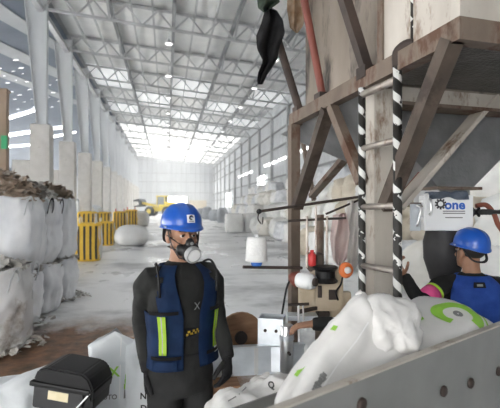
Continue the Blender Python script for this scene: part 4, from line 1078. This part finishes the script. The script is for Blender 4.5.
# sacks, black case on a pallet in the near left corner
pa = P(92, 408, 2.32); PMx = Matrix.Translation((pa.x - .42, pa.y - .1, 0)) @ Matrix.Rotation(R(8), 4, 'Z')
t = thing('pallet', 'wooden pallet under the sacks in the near left corner', 'pallet', PMx.translation, R(8))
for k in range(6): put('deck_board', mesh_of(bxm((-.55, -.5 + k * .172, .11), (.55, -.36 + k * .172, .132)), 'deck_board'), M_wood, t, PMx)
for k in range(3): put('bearer', mesh_of(bxm((-.5 + k * .45, -.5, 0), (-.4 + k * .45, .5, .11)), 'bearer'), M_wood, t, PMx)
lay_me = pillow(.72, .50, .155, 81, .012); lay_me.materials.append(M_sack2)
for lv in range(4):
    for k in range(2):
        o = bpy.data.objects.new('stacked_sack', lay_me); COL.objects.link(o)
        o.matrix_local = PMx @ Matrix.Translation((0.0, -.26 + .52 * k, .21 + lv * .148)) @ Matrix.Rotation(R(2 * lv - 3), 4, 'Z') @ Matrix.Scale(1 if k else -1, 4, (1, 0, 0))
        tag(o, 'white sack lying flat in the stack on the pallet', 'sack', 'sacks stacked on the pallet')
# upright folded sack with green print
us = P(119, 368, 2.62); t = thing('upright_sack', 'upright white sack with green print left of the worker', 'sack', (us.x, us.y, .55))
bm = bmesh.new(); rows = []; segs = 40
for j in range(27):
    f = j / 26; z = .42 + f * .50; wv = .185 - .03 * f; dv = .095 * (1 - .55 * f)
    row = []
    for i in range(segs):
        a = 2 * math.pi * i / segs; c, s_ = sup(a, 3.0)
        x = c * wv; y = s_ * dv; top = (.05 * noise.noise(Vector((x * 14, 3.3, 1))) + .10 * math.exp(-((x + .005) / .055) ** 2) - .03 - .1 * x) * f ** 4
        q = Vector((x * 7, y * 4, z * 6)); n_ = .018 * noise.noise(q) + .010 * noise.noise(q * 2.4)
        row.append(bm.verts.new((us.x + x + n_ * c - .02 * f, us.y + y + n_ * 1.5 * s_ + .05 * f * noise.noise(Vector((x * 8, z, 5))), z + top)))
    rows.append(row)
for a, b in zip(rows, rows[1:]):
    for i in range(segs): bm.faces.new((a[i], a[(i + 1) % segs], b[(i + 1) % segs], b[i]))
bm.faces.new(rows[0][::-1]); bm.faces.new(rows[-1])
usk = part('body', bm, M_sack2, t, True)
gm_ = text_mesh('CX', .085, .002); gm_.materials.clear(); decal('green_print', gm_, M_green, usk, P(106, 377, 2.5), (RT + UP * .12), UP, t)
for k in range(4): decal('green_print', rect2d(.016, .03), M_green, usk, P(124 - k * .6, 376 + k * 5, 2.5), RT, UP + RT * .2, t)
um = text_mesh('UTO', .04, .001); um.materials.clear(); decal('text_print', um, M_grey_print, usk, P(108, 400, 2.5), RT, UP, t)
for k in range(3): decal('print_line', rect2d(.01, .05), M_grey_print, usk, P(122 + k * 4, 398, 2.5), RT, UP, t)
decal('side_fold', rect2d(.006, .36), M_badge, usk, P(117, 372, 2.5), RT, UP + RT * .12, t)
# second sack behind it with lettering
ns = P(156, 402, 2.5); t = thing('lettered_sack', 'white sack lettered NITR behind the worker hand', 'sack', (ns.x, ns.y, .3))
bs = put('body', pillow(.62, .36, .17, 84, .012), M_sack2, t, axes(Vector((ns.x - .01, ns.y + .12, .60)), (0, .1, 1), (1, 0, 0)))
nm_ = text_mesh('NITR', .05, .0015); nm_.materials.clear(); decal('text_print', nm_, M_rubber, bs, P(149, 397, 2.5), RT, UP, t)
nm_ = text_mesh('DUA', .05, .0015); nm_.materials.clear(); decal('text_print', nm_, M_rubber, bs, P(149, 409, 2.5), RT, UP, t)
for k in range(1):
    o = put('white_sack', pillow(.52, .34, .16, 86, .03), M_sack2, None, axes(P(8, 420, 2.0), P(40, 402, 2.1) - P(-10, 430, 1.95), P(60, 440, 2.2) - P(10, 415, 2.05)))
    tag(o, 'crumpled white sack in the bottom left corner beside the black case', 'sack')
# black plastic case
bc = P(73, 384, 2.02)
KM = Matrix.Translation((bc.x, bc.y, bc.z)) @ Matrix.Rotation(-TH + R(-8), 4, 'Z') @ Matrix.Rotation(R(6), 4, 'Y')
kc = thing('black_case', 'black plastic machine case with cream label at bottom left', 'case', (bc.x, bc.y, bc.z - .1))
qk = lambda nm, bm, m, sm=False: put(nm, mesh_of(bm, nm, sm), m, kc, KM)
def prism(prof, y0, y1, bev=.008):                   # profile in x,z extruded in y
    bm = bmesh.new(); A = [bm.verts.new((x, y0, z)) for x, z in prof]; B = [bm.verts.new((x, y1, z)) for x, z in prof]; n = len(prof)
    for i in range(n): j = (i + 1) % n; bm.faces.new((A[i], A[j], B[j], B[i]))
    bm.faces.new(A[::-1]); bm.faces.new(B); bmesh.ops.bevel(bm, geom=bm.edges[:], offset=bev, segments=2, affect='EDGES'); return bm
qk('lid', prism([(-.145, .035), (-.128, .085), (-.08, .105), (.09, .102), (.125, .085), (.155, .03), (.15, -.02), (.135, -.025), (.12, .03), (-.12, .03)], -.10, .10), M_black)
qk('body', bxm((-.15, -.085, -.10), (.10, .09, .035), bev=.015), M_rubber); qk('side_wing', bxm((.10, -.08, -.07), (.15, .09, .03), bev=.012), M_black)
qk('label', bxm((-.07, -.0885, -.045), (.03, -.085, -.005)), mat('cream_label', (.62, .54, .34), (.7, .62, .45), rough=.6, scale=20)); qk('lip', bxm((-.155, -.11, .012), (.14, -.08, .035), bev=.006), M_black)
qk('strap', barm((.05, -.09, -.1), (.14, -.095, .02), .02, .006), M_boxw)

# ================================================================== PEOPLE
TOR = [(.80, .165, .120, .0), (.90, .168, .118, .0), (1.0, .156, .110, .0), (1.10, .156, .110, 0), (1.2, .168, .117, 0), (1.29, .180, .120, 0), (1.355, .176, .108, .005), (1.40, .150, .092, .01), (1.43, .105, .078, .015), (1.46, .066, .064, .015), (1.50, .058, .058, .005)]
def tor(z):
    for a, b in zip(TOR, TOR[1:]):
        if z <= b[0]:
            t_ = max(0, (z - a[0]) / (b[0] - a[0])); return [a[i] + (b[i] - a[i]) * t_ for i in range(1, 4)]
    return list(TOR[-1][1:])
def tpt(th, z, off=0.0):                               # point on torso surface; th=0 is front, + towards the person's left
    rx, ry, cy = tor(z); c, s = sup(th - math.pi / 2, 2.5); return Vector((c * (rx + off), s * (ry + off) + cy, z))
def patch(th0, th1, z0, z1, off, n=10, m=10, thick=.006, skew=None):
    bm = bmesh.new(); g = {}
    for i in range(n + 1):
        for j in range(m + 1):
            z = z0 + (z1 - z0) * j / m; a = th0 + (th1 - th0) * i / n
            g[i, j] = bm.verts.new(tpt(a, z, off) if skew is None else tpt(a + skew(z), z, off))
    for i in range(n):
        for j in range(m): bm.faces.new((g[i, j], g[i + 1, j], g[i + 1, j + 1], g[i, j + 1]))
    bmesh.ops.solidify(bm, geom=bm.faces[:], thickness=-thick); return bm
def hand_bm(bm, wrist, d, pn, ts, curl=.5, k=1.0, rr=1.0):
    """palm, four fingers and thumb; d finger direction, pn palm normal (fingers curl towards it), ts thumb side"""
    wrist, d, pn, ts = Vector(wrist), Vector(d).normalized(), Vector(pn).normalized(), Vector(ts).normalized()
    tube(bm, [wrist - d * .02 * k, wrist + d * .02 * k, wrist + d * .06 * k, wrist + d * .092 * k], [(.026 * k, .020 * k), (.034 * k, .019 * k), (.042 * k, .016 * k), (.040 * k, .012 * k)], 14, True, ts)
    for off, L, sp in ((.031, .068, .10), (.010, .078, .03), (-.011, .073, -.04), (-.031, .058, -.12)):
        p = wrist + d * .082 * k + ts * off * k; pts = [p]; a = .15
        for f in (.42, .32, .26):
            a += curl * .75; v = (d * math.cos(a) + pn * math.sin(a) + ts * sp).normalized(); p = p + v * L * f * k; pts.append(p)
        tube(bm, pts, [.0098 * k * rr, .0093 * k * rr, .0085 * k * rr, .0065 * k * rr], 10)
    p = wrist + d * .02 * k + ts * .028 * k; pts = [p]
    for a, L in ((.75, .038), (.5, .03), (.25, .024)):
        v = (d * math.cos(a) + ts * math.sin(a) + pn * .45).normalized(); p = p + v * L * k; pts.append(p)
    tube(bm, pts, [.013 * k * rr, .0115 * k * rr, .0105 * k * rr, .008 * k * rr], 10)

def person(label, loc, rz, scale, shirt_m, trous_m, vest_m, arms, legs, hands, head_yaw, head_pitch, mask=False, strips=None, gloves=None, drop=0.0, tilt=0.0, back_print=False):
    """arms: [(elbow, wrist, hand dir, palm normal, thumb side)] for local -x then +x side, in WORLD coordinates; legs likewise in local coords"""
    t = thing('person', label, 'person', loc, rz)
    PM = WM[t.name] @ Matrix.Translation((0, 0, -drop)) @ Matrix.Rotation(tilt, 4, 'X') @ Matrix.Scale(scale, 4)
    PI_ = PM.inverted()
    q = lambda nm, me, m, par=None, lb=None: put(nm, me, m, par or t, PM, lb)
    # limb joints in local coordinates
    J = []
    for side, (el, wr, hd, pn, ts) in zip((-1, 1), arms):
        J.append((Vector((side * .178, .01, 1.375)), PI_ @ Vector(el), PI_ @ Vector(wr), PI_.to_3x3() @ Vector(hd), PI_.to_3x3() @ Vector(pn), PI_.to_3x3() @ Vector(ts)))
    HM = Matrix.Translation((0, -.012, 1.592)) @ Matrix.Rotation(head_yaw, 4, 'Z') @ Matrix.Rotation(head_pitch, 4, 'X')
    # --- continuous body
    bm = bmesh.new()
    tube(bm, [(0, r[3], r[0]) for r in TOR], [(r[1] - .022, r[2] - .022) for r in TOR[:-2]] + [(.057, .06), (.053, .056)], 20, True, (1, 0, 0))
    tube(bm, [(0, .012, 1.42), (0, .008, 1.48), HM @ Vector((0, .012, -.03))], [.060, .054, .056], 16)
    def he(c, r): ell(bm, HM @ Vector(c), r, HM.to_3x3().to_4x4(), 22, 14)
    he((0, .012, .035), (.074, .093, .088)); he((0, -.028, -.03), (.062, .062, .075)); he((0, -.04, -.07), (.050, .048, .050)); he((0, -.072, -.098), (.024, .02, .02))
    he((0, -.068, .03), (.052, .022, .014)); he((-.038, -.062, -.028), (.022, .022, .02)); he((.038, -.062, -.028), (.022, .022, .02)); he((0, -.088, -.062), (.024, .012, .014))
    tube(bm, [HM @ Vector(p) for p in ((0, -.082, .016), (0, -.098, -.012), (0, -.108, -.032), (0, -.092, -.042))], [.009, .011, .0145, .011], 10)
    for s in (-1, 1): he((s * .076, .008, -.006), (.010, .021, .032)); he((s * .074, .0, -.03), (.009, .012, .012))
    for sh, el, wr, hd, pn, ts in J: tube(bm, [sh, (sh + el) / 2, el, (el + wr) / 2, wr], [.045, .040, .034, .032, .026], 12)
    for hp_, kn, an, toe in legs: tube(bm, [hp_, (Vector(hp_) + Vector(kn)) / 2, kn, (Vector(kn) + Vector(an)) / 2, an], [.07, .06, .045, .045, .035], 12)
    for (sh, el, wr, hd, pn, ts), hk in zip(J, hands):
        if hk: hand_bm(bm, wr, hd, pn, ts, hk)
    body = q('body', remeshed(bm, .0052, 3, 'body'), M_skin)
    # --- eyes, brows, hair
    for s in (-1, 1):
        bm = bmesh.new(); ell(bm, HM @ Vector((s * .030, -.0775, .004)), (.0125, .0105, .0085), HM.to_3x3().to_4x4(), 14, 10); e = q('eye', mesh_of(bm, 'eye', True), M_eyew, body)
        bm = bmesh.new(); ell(bm, HM @ Vector((s * .030, -.0865, .004)), (.006, .003, .006), HM.to_3x3().to_4x4(), 12, 8); q('iris', mesh_of(bm, 'iris', True), M_eyed, body)
        q('eyebrow', mesh_of(tubem([HM @ Vector((s * x, y, z)) for x, y, z in ((.013, -.094, .024), (.03, -.092, .030), (.048, -.078, .026))], [.003, .0045, .002], 8), 'eyebrow', True), M_hair, body)
        q('eyelid', mesh_of(tubem([HM @ Vector((s * x, y, z)) for x, y, z in ((.016, -.0855, .008), (.03, -.0895, .0135), (.045, -.080, .008))], .0025, 6), 'eyelid', True), M_skin, body)
    bm = bmesh.new(); ell(bm, HM @ Vector((0, .022, .030)), (.0785, .089, .072), HM.to_3x3().to_4x4(), 24, 16)
    fr = HM @ Vector((0, -.02, 0)); me = mesh_of(bm, 'hair', True); q('hair', me, M_hair)
    # --- helmet
    bm = bmesh.new(); rows = []; NS = 48
    prof = [(0.0, .0), (.02, 0.004), (.045, .02)] ; 
    for j in range(15):
        ph = math.pi / 2 * j / 14; row = []
        for i in range(NS):
            a = 2 * math.pi * i / NS; ca2, sa2 = math.cos(ph), math.sin(ph)
            x = math.sin(a) * .104 * ca2 ** .85; y = -math.cos(a) * .126 * ca2 ** .85; z = .103 * sa2
            rid = math.exp(-(x / .016) ** 2) * .006 * (1 if ph > .25 else 0) + math.exp(-((abs(x) - .045) / .01) ** 2) * .004 * (1 if ph > .5 else 0)
            n_ = Vector((x, y, z * 1.1)); n_ = n_.normalized() if n_.length else Vector((0, 0, 1)); row.append(bm.verts.new(HM @ (Vector((0, .010, .064)) + Vector((x, y, z)) + n_ * rid)))
        rows.append(row)
    brim = []
    for ex, dz in ((1.0, -.012), (1.06, -.016), (1.10, -.022)):
        row = []
        for i in range(NS):
            a = 2 * math.pi * i / NS; fr_ = max(0, math.cos(a)) ** 2.0; bk_ = max(0, -math.cos(a)) ** 3
            e2 = (ex - 1); x = math.sin(a) * .104 * (1 + e2 * .6); y = -math.cos(a) * .126 * (1 + e2 * (.5 + 3.2 * fr_))
            row.append(bm.verts.new(HM @ (Vector((0, .010, .064)) + Vector((x, y, dz - bk_ * .02 - .10 * e2 * fr_)))))
        brim.append(row)
    for a_, b_ in zip([rows[0]] + brim, brim): 
        for i in range(NS): bm.faces.new((a_[i], a_[(i + 1) % NS], b_[(i + 1) % NS], b_[i]))
    for a_, b_ in zip(rows, rows[1:]):
        for i in range(NS): bm.faces.new((a_[i], a_[(i + 1) % NS], b_[(i + 1) % NS], b_[i]))
    bmesh.ops.remove_doubles(bm, verts=bm.verts[:], dist=.0004)
    bmesh.ops.recalc_face_normals(bm, faces=bm.faces); bmesh.ops.solidify(bm, geom=bm.faces[:], thickness=.004)
    hel = q('helmet', mesh_of(bm, 'helmet', True), M_helmet, None, 'blue safety helmet')
    W3 = (PM @ HM).to_3x3()
    decal('badge', rect2d(.042 * scale, .040 * scale), M_badge, hel, PM @ HM @ Vector((.002, -.16, .108)), W3 @ Vector((1, 0, 0)), W3 @ Vector((0, .35, 1)), hel, .003)
    decal('badge_mark', ring2d(.005, .012, 0, 300, 16), M_rubber, hel, PM @ HM @ Vector((.002, -.16, .112)), W3 @ Vector((1, 0, 0)), W3 @ Vector((0, .35, 1)), hel, .0045)
    decal('badge_line', rect2d(.028 * scale, .005 * scale), M_grey_print, hel, PM @ HM @ Vector((.002, -.16, .094)), W3 @ Vector((1, 0, 0)), W3 @ Vector((0, .35, 1)), hel, .0045)
    for s in (-1, 1):
        decal('side_sticker', rect2d(.05 * scale, .014 * scale), M_silver, hel, PM @ HM @ Vector((s * .2, -.03, .085)), W3 @ Vector((0, s, 0)), W3 @ Vector((-s * .4, 0, 1)), hel, .003)
    # straps
    for s in (-1, 1):
        q('chin_strap', mesh_of(tubem([HM @ Vector((s * x, y, z)) for x, y, z in ((.088, -.02, .045), (.078, -.035, -.02), (.066, -.045, -.06), (.040, -.062, -.108), (0, -.075, -.122))], [(.008, .002)] * 5, 6, (0, 1, 0)), 'chin_strap'), M_cloth_black, hel)
    q('nape_strap', mesh_of(tubem(smooth_path([HM @ Vector(p) for p in ((-.085, .03, .035), (-.062, .085, -.03), (0, .108, -.045), (.062, .085, -.03), (.085, .03, .035))], 5), [(.003, .010)] * 21, 6, (0, 0, 1)), 'nape_strap'), M_cloth_black, hel)
    if mask:
        bm = bmesh.new()
        for c, r in (((0, -.098, -.070), (.045, .036, .042)), ((0, -.106, -.034), (.023, .022, .030)), ((-.036, -.075, -.066), (.025, .03, .031)), ((.036, -.075, -.066), (.025, .03, .031)), ((0, -.085, -.104), (.032, .028, .022))): ell(bm, HM @ Vector(c), r, HM.to_3x3().to_4x4(), 18, 12)
        mk = q('respirator', remeshed(bm, .003, 4, 'respirator'), M_black, None, 'black half-mask respirator with grey filter')
        ax = HM.to_3x3() @ Vector((.12, -1, -.38)); fc = HM @ Vector((.004, -.128, -.084))
        q('filter', mesh_of(lathem([(.030, -.012), (.041, -.008), (.043, .0), (.043, .016), (.040, .022), (.036, .022), (.034, .018), (.004, .018)], fc, ax, 26), 'filter', False), M_filter, mk, 'grey round filter')
        q('filter_face', mesh_of(lathem([(.002, .0185), (.033, .0185), (.031, .021), (.002, .022)], fc, ax, 22), 'filter_face'), M_badge, mk)
        q('nose_clip', mesh_of(lathem([(.008, 0), (.009, .004), (.006, .007)], HM @ Vector((.0, -.128, -.032)), HM.to_3x3() @ Vector((0, -1, .3)), 12), 'nose_clip'), M_filter, mk)
        for s in (-1, 1):
            for zz, ze in ((-.035, .005), (-.075, -.06)):
                q('mask_strap', mesh_of(tubem(smooth_path([HM @ Vector(p) for p in ((s * .045, -.085, zz), (s * (.071 if ze > -.03 else .062), -.045, (zz + ze) / 2 + .003), (s * (.080 if ze > -.03 else .064), .01, ze), (s * (.06 if ze > -.03 else .05), .088 if ze > -.03 else .055, ze), (0, .11 if ze > -.03 else .07, ze))], 4), [(.002, .0065)] * 17, 6, (0, 0, 1)), 'mask_strap'), M_cloth_black, mk)
    # --- shirt
    bm = bmesh.new()
    tube(bm, [(0, r[3], r[0]) for r in TOR[:-1]], [(r[1], r[2]) for r in TOR[:-1]], 28, True, (1, 0, 0))
    for sh, el, wr, hd, pn, ts in J:
        side = 1 if sh.x > 0 else -1; d_ = (wr - el)
        tube(bm, [Vector((side * .10, .012, 1.385)), Vector((side * .155, .012, 1.378)), sh.lerp(el, .22) + Vector((side * .006, 0, .012)), sh.lerp(el, .6), el, el + d_ * .35, el + d_ * .75, wr - d_ * .02], [.060, .066, .061, .053, .047, .047, .041, .036], 18)
    me = remeshed(bm, .0075, 5, 'shirt')
    fold_noise(me, .0055, 11, 3, (1, 1, .8)); fold_noise(me, .0025, 28, 8, (1, 1, .5))
    q('shirt', me, shirt_m, None, 'charcoal long-sleeved shirt')
    # --- trousers, boots
    bm = bmesh.new()
    hip = Vector((0, 0, .86)); tube(bm, [(0, 0, .79), (0, 0, .86), (0, 0, .96), (0, 0, 1.0)], [(.165, .118), (.178, .128), (.170, .122), (.163, .117)], 26, True, (1, 0, 0))
    for hp_, kn, an, toe in legs:
        hp_, kn, an = Vector(hp_), Vector(kn), Vector(an)
        tube(bm, [hp_ + Vector((0, 0, .06)), hp_, hp_.lerp(kn, .5), kn, kn.lerp(an, .5), an], [.085, .094, .082, .068, .066, .056], 18)
    me = remeshed(bm, .008, 5, 'trousers'); fold_noise(me, .007, 9, 4); q('trousers', me, trous_m, None, 'charcoal work trousers')
    for hp_, kn, an, toe in legs:
        bm = bmesh.new(); an = Vector(an); f = Vector(toe)
        tube(bm, [an + Vector((0, 0, .09)), an + Vector((0, 0, .0)), an + Vector((0, 0, -.045))], [.05, .05, .052], 14)
        tube(bm, [an - f * .05 - Vector((0, 0, .035)), an + f * .06 - Vector((0, 0, .035)), an + f * .15 - Vector((0, 0, .045)), an + f * .2 - Vector((0, 0, .052))], [(.042, .045), (.048, .044), (.048, .034), (.035, .024)], 14, True, Vector((0, 0, 1)).cross(f))
        q('boot', remeshed(bm, .006, 3, 'boot'), M_black)
    # --- gloves
    if gloves:
        for (sh, el, wr, hd, pn, ts), cu in zip(J, gloves):
            bm = bmesh.new(); hand_bm(bm, wr + hd.normalized() * .015, hd, pn, ts, cu, 1.06, 1.12)
            d_ = (el - wr).normalized(); tube(bm, [wr + d_ * .035, wr + d_ * .0, wr - d_ * .02], [.039, .036, .033], 14)
            q('glove', remeshed(bm, .0032, 2, 'glove'), M_glove)
    # --- vest: open front, arm holes
    if vest_m:
        bm = bmesh.new(); n, m = 72, 40; g = {}
        def gap(z): return R(10) + max(0, (z - 1.20)) * 1.0
        for i in range(n + 1):
            for j in range(m + 1):
                z = .935 + (1.445 - .935) * j / m; g0 = gap(z) if mask else .03
                a = g0 + (2 * math.pi - 2 * g0) * i / n
                w_ = .016 + .005 * noise.noise(Vector((a * 3, z * 9, 1))) + .010 * max(0, 1.1 - z) * 2
                g[i, j] = tpt(a, z, w_)
        ok = {}
        for i in range(n):
            for j in range(m):
                c_ = (g[i, j] + g[i + 1, j + 1]) / 2; ex = abs(abs(c_.x) - .18); 
                hole = (c_.z > 1.21) and abs(c_.x) > (.130 if mask else .155) + max(0, (1.30 - c_.z)) * .35 and c_.z < 1.395 and abs(c_.y) < .085
                ok[i, j] = not hole
        vv = {}
        def gv(k):
            if k not in vv: vv[k] = bm.verts.new(g[k])
            return vv[k]
        for (i, j), f in ok.items():
            if f: bm.faces.new((gv((i, j)), gv((i + 1, j)), gv((i + 1, j + 1)), gv((i, j + 1))))
        bmesh.ops.solidify(bm, geom=bm.faces[:], thickness=-.008)
        ve = q('vest', mesh_of(bm, 'vest', True), vest_m, None, 'blue work vest')
        qv = lambda nm, bm2, m_: q(nm, mesh_of(bm2, nm, True), m_, ve)
        if mask:
            # front straps, lime strips, pockets, shoulder cords, belt mark, shirt emblem
            for s, a0, a1 in ((-1, .30, 1.05), (1, .42, 1.05)):
                qv('vest_strap', patch(s * a0, s * 1.25, 1.215, 1.232, .031, 10, 2, .003), M_cloth_black); qv('vest_strap', patch(s * a0 * .8, s * 1.25, .995, 1.012, .036, 10, 2, .003), M_cloth_black)
                qv('pocket', patch(s * .36, s * 1.15, .945, .990, .036, 8, 6, .008), vest_m)
            for s, a in ((-1, .66), (1, .62)):
                for k in (0, 1): qv('lime_strip', patch(s * (a + k * .15), s * (a + k * .15 + .115), 1.02, 1.21, .034, 3, 10, .003), M_lime)
                qv('silver_strip', patch(s * (a + .115), s * (a + .15), 1.02, 1.21, .0345, 2, 10, .003), M_silver)
            for s in (-1, 1):
                x = s * .155; qv('shoulder_cord', tubem(smooth_path([Vector((x, -.10, 1.30)), Vector((x * 1.03, -.095, 1.40)), Vector((x * .98, -.05, 1.455)), Vector((x * .9, .0, 1.45)), Vector((x * .8, .03, 1.42))], 5), .006, 8), M_black)
            for k in range(4):
                for r_ in (0, 1): qv('belt_mark', patch(-.10 + k * .085 + .04 * r_, -.10 + k * .085 + .04 * r_ + .05, 1.098 + r_ * .014 + k * .003, 1.109 + r_ * .014 + k * .003, .012, 2, 2, .002), M_ymark)
            qv('belt', patch(-.26, .30, 1.085, 1.135, .009, 10, 3, .003), M_cloth_black)
            for s in (-1, 1): qv('emblem', patch(.10, .125, 1.225, 1.262, .010, 2, 6, .002, skew=lambda z, s=s: s * (z - 1.2435) * 3.2), M_filter)
        else:
            qv('collar_tag', patch(math.pi - .14, math.pi + .14, 1.375, 1.41, .026, 4, 4, .003), M_rubber)
            qv('tag_mark', patch(math.pi - .06, math.pi + .06, 1.385, 1.40, .031, 3, 3, .002), M_silver)
    return t, PM, J

# standing worker
mp_ = P(181, 300, 2.2); G1 = (mp_.x, mp_.y, 0)
legs_std = [((-.088, .0, .80), (-.10, -.01, .46), (-.105, .01, .085), (-.25, -.97, 0)), ((.088, .0, .80), (.10, -.01, .46), (.105, .01, .085), (.25, -.97, 0))]
arms1 = [(P(141, 322, 2.24), P(147.5, 367, 2.14), Vector((.02, -.05, -1)), RT, -FW), (P(218, 318, 2.27), P(227, 354, 2.16), Vector((.0, -.05, -1)), -RT - FW * .5, -FW - RT * .6)]
person('worker standing in blue helmet, respirator and navy vest with lime strips', G1, R(22), 1.0, M_shirt, M_trous, M_vest, arms1, legs_std, (None, None), R(-2), R(1), mask=True, gloves=(.75, .55))
# worker with his back turned
mp2 = P(470.5, 300, 2.62); G2 = (mp2.x, mp2.y, 0); rz2 = R(165)
arms2 = [(P(512, 330, 2.75), P(500, 372, 2.95), Vector((-.3, .8, -.3)), -UP, -RT), (P(420, 303, 2.52), P(404, 275, 2.62), Vector((-.25, .35, .8)), RT, -FW)]
tb_, PM2, J2 = person('worker with his back turned in blue helmet and bright blue vest', G2, rz2, .915, M_shirt, M_trous, M_vest2, arms2, legs_std, (.5, .5), R(20), R(-6), mask=False)
# arm band of the second worker
sh, el = PM2 @ J2[1][0], PM2 @ J2[1][1]; dv = (el - sh).normalized(); mid = sh.lerp(el, .62)
part('arm_band', tubem([mid - dv * .035, mid + dv * .035], .060, 20), M_mag, tb_, True, label='pink arm band'); part('arm_band', tubem([mid - dv * .055, mid - dv * .036], .061, 20), M_lime, tb_, True, label='lime arm band')
# operator crouched behind the sack, reaching to the machine
ct = CX(.56, 2.16, 0); legs_sit = [((-.09, -.02, .82), (-.13, -.34, .90), (-.12, -.30, .575), (0, -1, 0)), ((.09, -.02, .82), (.13, -.34, .90), (.12, -.30, .575), (0, -1, 0))]
arms3 = [(P(338, 325, 2.34), P(312, 324, 2.36), -RT - UP * .12, -UP, FW), (CX(.40, 1.98, .72), CX(.22, 2.03, .80), -RT, -UP, FW)]
person('crouched operator behind the sack reaching a bare hand to the machine', (ct.x, ct.y, 0), R(-70) - TH + R(-20), .95, M_shirt, M_trous, None, arms3, legs_sit, (.45, .45), 0, R(14), mask=False, drop=.465)
